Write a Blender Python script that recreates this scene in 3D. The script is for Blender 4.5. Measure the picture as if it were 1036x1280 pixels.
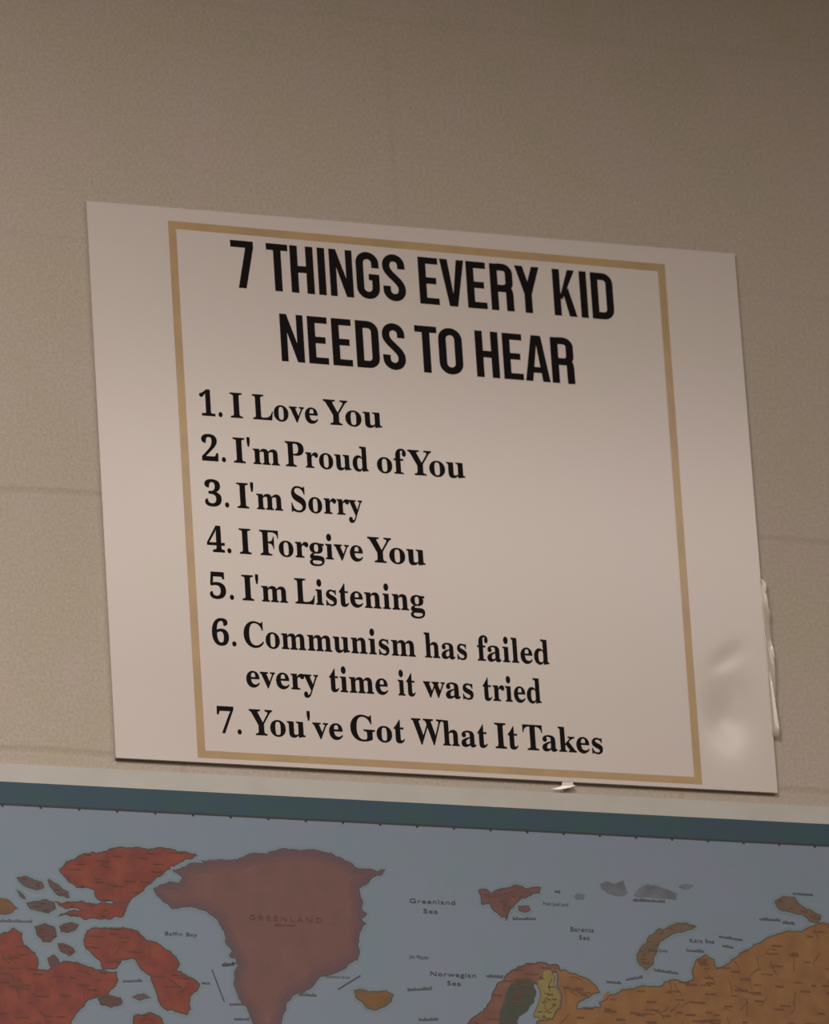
import bpy, bmesh, math, random
from mathutils import Vector, Matrix
from mathutils.geometry import delaunay_2d_cdt

for _o in list(bpy.data.objects):
    bpy.data.objects.remove(_o)
SC = bpy.context.scene
COL = SC.collection

# ------------------------------------------------------------------ camera
ZC = 3.03                 # height of the poster's centre above the floor
YP = -0.004               # front face of the poster, 4 mm off the wall (wall face is y = 0)
CAM_R = [[0.924155523321627, 0.06267008959373238, -0.3768408531256175],
         [0.06168550796276964, 0.9490260169514567, 0.3091027616451016],
         [0.3770032716323623, -0.3089046438944662, 0.8731817990309511]]
cam = bpy.data.cameras.new('camera')
cam.sensor_fit = 'HORIZONTAL'
cam.sensor_width = 36.0
cam.lens = 9850.0 / 1036.0 * 36.0
cam.clip_start = 0.05
cam.clip_end = 60.0
cam_ob = bpy.data.objects.new('camera', cam)
COL.objects.link(cam_ob)
def _w(v):                # poster axes (right, down, into wall) -> world axes
    return Vector((v[0], v[2], -v[1]))
_r, _d, _f = (_w(CAM_R[i]) for i in range(3))
_m = Matrix((( _r.x, -_d.x, -_f.x), (_r.y, -_d.y, -_f.y), (_r.z, -_d.z, -_f.z))).to_4x4()
_m.translation = Vector((-2.35509, YP - 5.41409, ZC - 1.92771))
cam_ob.matrix_world = _m
cam.dof.use_dof = True
cam.dof.focus_distance = 6.08
cam.dof.aperture_fstop = 12.0
SC.camera = cam_ob

# ------------------------------------------------------------------ light
SC.view_settings.view_transform = 'Standard'
SC.view_settings.look = 'None'
SC.view_settings.gamma = 1.0
SC.view_settings.use_curve_mapping = False
SC.view_settings.exposure = 0.0

world = bpy.data.worlds.new('world')
SC.world = world
world.use_nodes = True
world.node_tree.nodes['Background'].inputs[0].default_value = (1.0, 0.86, 0.7, 1)
world.node_tree.nodes['Background'].inputs[1].default_value = 0.05

H_CEIL = 3.68
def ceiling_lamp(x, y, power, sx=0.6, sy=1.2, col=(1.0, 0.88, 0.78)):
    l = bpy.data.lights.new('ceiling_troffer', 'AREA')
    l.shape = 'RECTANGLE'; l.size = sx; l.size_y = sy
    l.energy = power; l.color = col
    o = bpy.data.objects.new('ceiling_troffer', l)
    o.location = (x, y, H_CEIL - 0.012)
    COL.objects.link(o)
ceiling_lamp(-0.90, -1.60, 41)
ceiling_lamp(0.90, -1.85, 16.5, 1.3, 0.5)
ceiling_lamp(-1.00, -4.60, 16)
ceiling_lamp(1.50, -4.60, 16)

# ------------------------------------------------------------------ helpers
def srgb(r, g, b):
    def f(c):
        c /= 255.0
        return c / 12.92 if c <= 0.04045 else ((c + 0.055) / 1.055) ** 2.4
    return (f(r), f(g), f(b), 1.0)

def mat(name, col, rough=0.55, col2=None, scale=60.0, coat=0.0, coat_rough=0.1, spec=0.5, alpha=1.0, detail=4.0):
    m = bpy.data.materials.new(name); m.use_nodes = True
    nt = m.node_tree; b = nt.nodes['Principled BSDF']
    b.inputs['Roughness'].default_value = rough
    b.inputs['Specular IOR Level'].default_value = spec
    b.inputs['Coat Weight'].default_value = coat
    b.inputs['Coat Roughness'].default_value = coat_rough
    b.inputs['Alpha'].default_value = alpha
    if col2 is None:
        b.inputs['Base Color'].default_value = col
    else:
        tc = nt.nodes.new('ShaderNodeTexCoord')
        n = nt.nodes.new('ShaderNodeTexNoise')
        n.inputs['Scale'].default_value = scale; n.inputs['Detail'].default_value = detail
        r = nt.nodes.new('ShaderNodeValToRGB')
        r.color_ramp.elements[0].position = 0.35; r.color_ramp.elements[0].color = col2
        r.color_ramp.elements[1].position = 0.65; r.color_ramp.elements[1].color = col
        nt.links.new(tc.outputs['Object'], n.inputs['Vector'])
        nt.links.new(n.outputs['Fac'], r.inputs['Fac'])
        nt.links.new(r.outputs['Color'], b.inputs['Base Color'])
    return m

def link(name, me, m, parent=None):
    if m is not None and not me.materials:
        me.materials.append(m)
    o = bpy.data.objects.new(name, me)
    COL.objects.link(o)
    if parent is not None:
        o.parent = parent
    return o

def empty(name, loc, label, cat):
    o = bpy.data.objects.new(name, None)
    o.empty_display_size = 0.05
    o.location = loc
    COL.objects.link(o)
    o['label'] = label; o['category'] = cat
    return o

def from_pydata(name, vs, fs):
    me = bpy.data.meshes.new(name)
    me.from_pydata(vs, [], fs); me.validate(); me.update()
    return me

def box_mesh(name, x0, x1, y0, y1, z0, z1, bevel=0.0):
    bm = bmesh.new()
    bmesh.ops.create_cube(bm, size=1.0)
    for v in bm.verts:
        v.co = Vector(((x0 + x1) / 2 + v.co.x * (x1 - x0), (y0 + y1) / 2 + v.co.y * (y1 - y0), (z0 + z1) / 2 + v.co.z * (z1 - z0)))
    if bevel:
        bmesh.ops.bevel(bm, geom=bm.edges[:], offset=bevel, segments=2, affect='EDGES', profile=0.5)
    me = bpy.data.meshes.new(name); bm.to_mesh(me); bm.free()
    return me

def inside(p, poly):
    r = False; n = len(poly)
    for i in range(n):
        a, b = poly[i], poly[i - 1]
        if (a[1] > p[1]) != (b[1] > p[1]) and p[0] < (b[0] - a[0]) * (p[1] - a[1]) / (b[1] - a[1]) + a[0]:
            r = not r
    return r

class Print:
    """Flat print: polygons given in mm (u right, v up) on a sheet, collected into ONE mesh."""
    def __init__(self): self.v = []; self.f = []
    def poly(self, loops, off=0.0):
        flat = []; ed = []
        for l in loops:
            n = len(flat); flat += [Vector((p[0], p[1])) for p in l]
            ed += [(n + i, n + (i + 1) % len(l)) for i in range(len(l))]
        vs, _e, fs, *_ = delaunay_2d_cdt(flat, ed, [], 1, 1e-5)
        b = len(self.v)
        self.v += [(p[0] / 1000, -off, p[1] / 1000) for p in vs]
        for t in fs:
            a, bb, c = (vs[i] for i in t)
            cr = (bb[0] - a[0]) * (c[1] - a[1]) - (bb[1] - a[1]) * (c[0] - a[0])
            g = ((a[0] + bb[0] + c[0]) / 3, (a[1] + bb[1] + c[1]) / 3)
            if len(loops) > 1 and sum(inside(g, l) for l in loops) % 2 == 0: continue
            i = [b + k for k in t]
            self.f.append(i if cr > 0 else i[::-1])
    def union(self, polys):
        """Overlapping convex pieces as one flat shape without doubled faces."""
        flat = []; ed = []
        for l in polys:
            n = len(flat); flat += [Vector(p) for p in l]
            ed += [(n + i, n + (i + 1) % len(l)) for i in range(len(l))]
        vs, _e, fs, *_ = delaunay_2d_cdt(flat, ed, [], 0, 1e-5)
        b = len(self.v); self.v += [(p[0] / 1000, 0, p[1] / 1000) for p in vs]
        for t in fs:
            a, bb, c = (vs[i] for i in t)
            cr = (bb[0] - a[0]) * (c[1] - a[1]) - (bb[1] - a[1]) * (c[0] - a[0])
            g = ((a[0] + bb[0] + c[0]) / 3, (a[1] + bb[1] + c[1]) / 3)
            if abs(cr) < 1e-7 or not any(inside(g, l) for l in polys): continue
            i = [b + k for k in t]; self.f.append(i if cr > 0 else i[::-1])
    def quad(self, pts, off=0.0):
        b = len(self.v)
        self.v += [(p[0] / 1000, -off, p[1] / 1000) for p in pts]
        self.f.append(list(range(b, b + len(pts))))
    def stroke(self, pts, w, off=0.0):
        n = len(pts); L = []; R_ = []
        for i, p in enumerate(pts):
            a = pts[max(0, i - 1)]; c = pts[min(n - 1, i + 1)]
            tx, ty = c[0] - a[0], c[1] - a[1]; l = math.hypot(tx, ty) or 1
            nx, ny = -ty / l * w / 2, tx / l * w / 2
            L.append((p[0] + nx, p[1] + ny)); R_.append((p[0] - nx, p[1] - ny))
        for i in range(n - 1):
            self.quad([R_[i], R_[i + 1], L[i + 1], L[i]], off)
    def build(self, name, m, parent, loc=(0, 0, 0)):
        o = link(name, from_pydata(name, self.v, self.f), m, parent)
        o.location = loc
        return o

# ------------------------------------------------------------------ traced data (mm from the poster's centre)
LAND = [
    ('red', [[-329.7,-318.1],[-322.8,-311.4],[-313.2,-306.9],[-301.7,-303.1],[-288.4,-300.3],[-278.9,-298.0],[-263.7,-297.6],[-248.6,-297.3],[-235.4,-298.1],[-226.0,-299.5],[-216.6,-301.8],[-220.6,-304.8],[-228.3,-307.0],[-234.2,-310.0],[-239.1,-313.9],[-246.0,-318.9],[-253.9,-323.8],[-260.8,-329.6],[-265.8,-334.4],[-271.7,-338.4],[-274.7,-342.5],[-285.1,-343.0],[-296.3,-342.2],[-301.7,-337.9],[-302.4,-333.3],[-316.4,-332.1],[-322.7,-327.9],[-326.2,-323.5]]),
    ('red', [[-334.7,-343.4],[-322.6,-343.9],[-303.9,-344.2],[-274.8,-343.6],[-276.8,-346.8],[-280.0,-353.4],[-291.4,-356.1],[-304.5,-355.7],[-317.6,-355.0],[-325.9,-353.6],[-332.5,-354.8],[-323.0,-350.7],[-307.9,-349.5],[-326.6,-349.0]]),
    ('brown', [[-357.2,-345.8],[-352.5,-344.7],[-341.2,-342.4],[-334.8,-344.8],[-334.1,-349.4],[-339.9,-353.3],[-349.2,-351.8],[-354.7,-350.3]]),
    ('brown', [[-364.3,-326.1],[-357.1,-324.9],[-344.3,-328.8],[-342.6,-333.3],[-348.3,-335.4],[-354.8,-333.9],[-360.2,-331.4]]),
    ('brown', [[-338.9,-326.4],[-331.3,-330.1],[-323.1,-336.1],[-322.8,-340.7],[-330.8,-339.2],[-337.9,-332.2]]),
    ('brown', [[-364.8,-336.2],[-359.7,-339.6],[-358.0,-343.1],[-362.6,-340.6]]),
    ('orange', [[-385.9,-343.5],[-373.0,-343.8],[-370.3,-345.5],[-364.9,-350.7],[-370.7,-354.6],[-379.1,-355.5],[-386.5,-355.3]]),
    ('redbrown', [[-351.7,-364.1],[-343.1,-361.2],[-335.8,-364.0],[-334.3,-371.2],[-340.2,-376.0],[-345.7,-375.9],[-350.1,-371.0]]),
    ('redbrown', [[-332.0,-363.3],[-323.5,-359.8],[-316.1,-361.3],[-319.1,-365.6],[-325.7,-367.8],[-330.9,-367.4]]),
    ('redbrown', [[-333.7,-376.6],[-324.4,-378.1],[-320.0,-382.4],[-324.8,-386.3],[-332.1,-382.9]]),
    ('redbrown', [[-342.7,-388.8],[-336.9,-385.9],[-333.4,-390.2],[-334.6,-393.9],[-341.1,-395.1]]),
    ('red', [[-313.0,-373.9],[-309.7,-365.6],[-301.2,-363.0],[-290.0,-364.0],[-280.5,-361.6],[-269.3,-363.9],[-262.2,-370.9],[-249.2,-375.8],[-238.4,-383.6],[-235.9,-389.8],[-238.9,-393.6],[-231.6,-397.0],[-220.3,-403.8],[-222.9,-409.4],[-227.8,-413.2],[-229.0,-424.2],[-232.5,-428.9],[-239.0,-426.8],[-248.3,-425.9],[-253.7,-420.6],[-256.5,-410.7],[-259.3,-403.6],[-260.0,-399.0],[-267.2,-394.8],[-270.7,-388.5],[-274.3,-385.6],[-282.8,-387.2],[-286.9,-393.8],[-299.2,-396.1],[-300.3,-388.9],[-306.1,-384.6],[-311.1,-380.2]]),
    ('red', [[-426.0,-368.8],[-402.3,-375.0],[-379.9,-371.4],[-368.5,-366.0],[-362.2,-369.7],[-361.7,-378.7],[-352.7,-384.7],[-350.3,-392.8],[-351.5,-397.3],[-344.1,-398.3],[-336.4,-393.1],[-326.9,-390.3],[-317.6,-391.4],[-306.6,-394.6],[-299.2,-396.5],[-287.1,-397.1],[-289.0,-408.4],[-295.6,-415.6],[-304.1,-417.2],[-311.7,-420.2],[-319.6,-428.6],[-324.6,-435.5],[-328.2,-444.3],[-329.3,-471.4],[-325.4,-503.6],[-307.8,-521.0],[-294.1,-509.7],[-281.5,-484.1],[-254.3,-465.1],[-243.6,-475.5],[-237.5,-500.6],[-219.8,-518.1],[-229.0,-547.2],[-260.0,-566.0],[-273.2,-602.1],[-301.5,-645.5],[-331.1,-681.5],[-336.2,-709.7],[-350.4,-699.5],[-377.3,-689.6],[-422.5,-683.6],[-448.9,-666.7],[-486.4,-615.1],[-516.0,-545.5],[-531.5,-484.1],[-566.3,-449.8],[-619.3,-425.3],[-600.3,-397.8],[-545.1,-374.0],[-490.4,-371.6]]),
    ('redbrown', [[-304.1,-418.1],[-296.5,-415.0],[-285.4,-417.3],[-284.1,-421.3],[-293.3,-425.3],[-302.1,-423.1]]),
    ('purple', [[-275.9,-416.0],[-266.4,-413.3],[-260.9,-416.4],[-270.5,-418.9]]),
    ('red', [[-274.9,-430.5],[-263.5,-428.3],[-252.5,-432.7],[-252.0,-441.4],[-272.4,-453.1],[-279.3,-442.5]]),
    ('greenland', [[-252.5,-332.9],[-253.9,-330.2],[-248.4,-326.7],[-233.1,-324.9],[-229.1,-320.3],[-234.2,-316.8],[-237.8,-314.1],[-226.7,-311.7],[-217.0,-307.9],[-201.6,-305.4],[-181.3,-302.9],[-213.8,-306.3],[-197.4,-304.3],[-181.0,-302.0],[-166.5,-297.9],[-152.1,-295.3],[-137.6,-293.2],[-123.3,-292.9],[-111.1,-294.3],[-101.0,-297.8],[-91.0,-301.3],[-85.1,-305.6],[-74.8,-306.1],[-61.4,-306.3],[-63.7,-310.0],[-73.3,-314.0],[-77.7,-318.5],[-84.1,-321.8],[-83.5,-328.7],[-81.8,-334.5],[-83.1,-338.6],[-78.8,-342.3],[-83.6,-346.5],[-79.8,-350.3],[-85.3,-356.4],[-86.8,-364.4],[-87.1,-374.2],[-88.8,-379.2],[-98.5,-385.5],[-109.0,-390.8],[-119.4,-393.6],[-123.8,-397.3],[-128.2,-402.4],[-136.6,-407.6],[-144.9,-409.9],[-149.3,-415.0],[-150.7,-421.9],[-154.1,-427.8],[-155.5,-433.7],[-160.1,-442.7],[-173.3,-443.2],[-177.9,-434.6],[-180.6,-428.9],[-182.2,-423.1],[-186.9,-417.4],[-189.6,-411.7],[-192.2,-404.0],[-191.6,-394.2],[-188.2,-388.2],[-189.9,-382.4],[-194.9,-380.7],[-192.0,-376.7],[-196.4,-372.0],[-197.0,-365.1],[-199.7,-359.4],[-203.3,-351.7],[-210.1,-347.1],[-218.0,-344.5],[-230.1,-343.5],[-240.0,-345.2],[-247.2,-339.5]]),
    ('iceland', [[-93.5,-403.9],[-88.9,-402.6],[-81.3,-404.6],[-66.8,-402.9],[-60.8,-406.0],[-63.3,-411.6],[-71.8,-416.8],[-78.1,-419.0],[-84.2,-417.3],[-87.9,-412.5],[-92.5,-409.8]]),
    ('svalbard', [[16.1,-319.0],[23.7,-318.3],[26.0,-321.5],[40.0,-316.3],[47.0,-313.6],[55.3,-315.6],[69.4,-314.7],[67.8,-319.1],[58.3,-322.0],[52.2,-323.9],[48.5,-327.3],[45.8,-329.8],[39.1,-340.6],[34.0,-340.0],[27.6,-334.7],[25.4,-329.9],[17.8,-330.3]]),
    ('svalbard', [[49.1,-330.5],[57.7,-329.8],[59.1,-333.3],[53.9,-335.1],[49.7,-334.0]]),
    ('grey', [[120.1,-309.5],[125.7,-307.0],[132.5,-309.0],[140.6,-305.8],[141.3,-310.4],[142.8,-316.0],[135.7,-318.2],[126.9,-316.7],[121.2,-313.2]]),
    ('grey', [[148.7,-317.6],[153.1,-311.8],[160.4,-307.7],[170.2,-309.1],[179.0,-311.6],[185.8,-314.1],[184.4,-318.9],[175.4,-318.3],[161.5,-318.0]]),
    ('grey', [[187.2,-308.4],[193.4,-306.2],[200.3,-306.8],[194.1,-309.9]]),
    ('grey', [[97.6,-319.9],[101.3,-317.9],[106.2,-319.2],[105.0,-321.9],[99.0,-322.5]]),
    ('norway', [[-3.6,-430.8],[5.5,-420.8],[14.4,-414.1],[20.9,-405.8],[24.8,-397.6],[33.0,-389.2],[42.0,-381.6],[54.3,-376.3],[66.3,-374.7],[78.1,-376.1],[81.1,-380.8],[74.2,-382.7],[65.6,-384.7],[59.9,-393.0],[53.4,-389.2],[43.1,-390.4],[33.9,-400.5],[30.7,-410.2],[27.6,-418.4],[25.9,-429.6],[21.0,-439.4],[3.9,-443.3],[-5.9,-438.8]]),
    ('green', [[44.0,-389.6],[51.7,-388.8],[57.4,-392.3],[59.0,-399.5],[56.2,-407.6],[51.6,-412.6],[42.7,-419.4],[41.4,-425.4],[37.9,-438.8],[24.4,-439.3],[26.5,-421.6],[30.6,-411.8],[33.9,-401.3]]),
    ('yellow', [[65.8,-381.8],[72.7,-380.4],[76.5,-385.9],[75.1,-394.0],[79.7,-400.2],[78.1,-410.0],[71.4,-419.9],[62.8,-421.8],[55.4,-418.9],[58.6,-410.7],[62.6,-402.5],[60.6,-394.6],[60.1,-389.8],[65.3,-387.9]]),
    ('russia', [[76.1,-379.4],[84.6,-379.9],[94.6,-383.5],[102.9,-386.4],[110.9,-392.5],[113.1,-397.3],[103.4,-401.7],[94.6,-406.1],[92.5,-411.0],[102.7,-410.6],[113.1,-409.4],[111.7,-405.4],[118.7,-402.7],[120.9,-396.2],[115.3,-403.3],[127.6,-397.2],[139.8,-393.0],[149.9,-390.1],[163.8,-390.5],[176.2,-384.4],[188.0,-385.8],[194.1,-383.3],[194.9,-373.9],[199.1,-366.6],[205.8,-362.6],[213.4,-366.6],[214.8,-374.0],[225.2,-369.8],[233.7,-363.3],[244.3,-356.8],[254.8,-350.7],[267.4,-344.9],[283.8,-340.9],[296.2,-337.6],[304.6,-334.4],[318.8,-333.7],[349.1,-335.3],[388.8,-346.9],[449.4,-355.8],[530.7,-369.6],[505.2,-418.3],[462.9,-429.4],[437.9,-477.5],[394.4,-507.2],[349.6,-555.2],[333.7,-620.5],[306.1,-593.5],[276.9,-585.1],[222.5,-641.6],[198.6,-596.4],[169.2,-569.7],[117.9,-598.6],[72.2,-559.7],[35.7,-527.9],[26.1,-498.9],[50.8,-453.9],[65.5,-440.5],[54.9,-438.1],[57.7,-422.8],[71.4,-420.7],[78.9,-410.7],[80.5,-401.0],[76.8,-393.9],[78.2,-385.8]]),
    ('tan', [[200.0,-340.2],[195.4,-342.9],[183.2,-345.8],[172.9,-350.8],[166.4,-357.3],[161.7,-365.9],[159.6,-373.5],[153.9,-377.8],[148.3,-373.0],[146.8,-366.5],[151.4,-358.8],[159.1,-349.5],[167.5,-343.5],[179.7,-339.8],[191.8,-337.9]]),
    ('tan', [[269.8,-316.4],[278.2,-312.2],[287.3,-312.4],[293.7,-319.7],[301.5,-322.5],[309.3,-326.6],[306.7,-332.9],[298.7,-331.8],[293.1,-326.3],[281.2,-324.6],[272.3,-322.5]]),
    ('green', [[-283.2,-715.7],[-256.9,-708.1],[-232.3,-732.3],[-205.4,-749.4],[-217.4,-793.5],[-248.7,-855.0],[-268.2,-907.2],[-278.7,-898.6],[-276.2,-820.6],[-293.0,-759.7]]),
    ('yellow', [[-59.1,-549.1],[-10.3,-538.5],[37.4,-546.2],[85.3,-555.7],[109.9,-617.1],[132.6,-625.6],[94.5,-690.0],[80.0,-753.3],[49.7,-798.4],[23.5,-789.9],[17.9,-709.6],[5.7,-664.9],[-37.8,-656.9],[-71.6,-621.8]]),
    ('svalbard', [[-44.5,-475.7],[-30.0,-460.5],[-21.1,-471.2],[-18.7,-493.1],[-36.6,-501.1]]),
    ('tan', [[-31.8,-515.5],[2.6,-492.4],[26.4,-484.3],[44.8,-498.3],[31.5,-520.8],[4.1,-525.3],[-20.0,-538.8]]),
    ('orange', [[354.6,-721.1],[396.5,-701.9],[434.3,-728.7],[440.0,-774.5],[387.9,-793.5],[353.6,-775.8]]),
]
SEA_NAMES = [('GREENLAND', -146.8, -349.2, 60.0, 3.9), ('Greenland', -23.5, -330.0, 38.2, 3.5), ('Sea', -25.4, -337.8, 12.1, 3.5), ('Norwegian', -10.0, -387.8, 38.2, 3.5), ('Sea', -9.8, -394.8, 11.3, 3.5), ('Barents', 101.7, -347.0, 19.7, 3.5), ('Sea', 103.2, -353.4, 8.8, 3.5), ('Kara Sea', 204.1, -351.8, 21.3, 3.2), ('Baffin Bay', -233.4, -365.0, 26.1, 2.8), ('Jan Mayen', -37.9, -374.9, 16.0, 2.8), ('Franz Josef Land', 80.7, -327.2, 21.0, 2.8), ('Novaya Zemlya', 165.5, -361.1, 16.4, 2.5), ('Denmark Strait', -106.3, -393.6, 19.9, 2.1)]
RULES = [[[-209.7, -392.0], [-201.1, -417.0]], [[-106.8, -403.5], [-87.6, -391.9]], [[-201.4, -387.8], [-189.1, -385.9]], [[-197.1, -418.8], [-185.0, -418.3]], [[-193.8, -430.3], [-182.6, -429.9]], [[-139.8, -408.7], [-125.5, -409.1]], [[-379.4, -360.8], [-354.2, -360.3]], [[-282.8, -404.1], [-267.7, -403.0]], [[-218.7, -402.8], [-212.1, -403.1]], [[-200.8, -388.4], [-191.3, -387.1]], [[42.4, -330.8], [37.6, -342.2]], [[43.6, -340.7], [63.3, -339.8]], [[-49.1, -401.5], [-29.7, -399.8]], [[-41.1, -425.1], [-24.6, -423.9]], [[17.8, -387.7], [31.4, -388.1]], [[255.4, -331.8], [273.5, -331.9]], [[275.4, -333.7], [286.4, -334.2]], [[286.5, -309.5], [302.6, -309.8]], [[219.0, -347.5], [237.9, -349.5]], [[147.4, -321.1], [174.2, -321.0]], [[119.5, -388.2], [131.3, -388.7]], [[136.4, -385.6], [150.5, -383.2]], [[160.9, -377.2], [181.5, -379.1]], [[190.0, -360.0], [204.0, -360.4]], [[221.4, -354.9], [229.3, -355.9]], [[-155.7, -354.5], [-139.4, -354.0]], [[80.7, -316.9], [85.6, -317.7]]]
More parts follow.
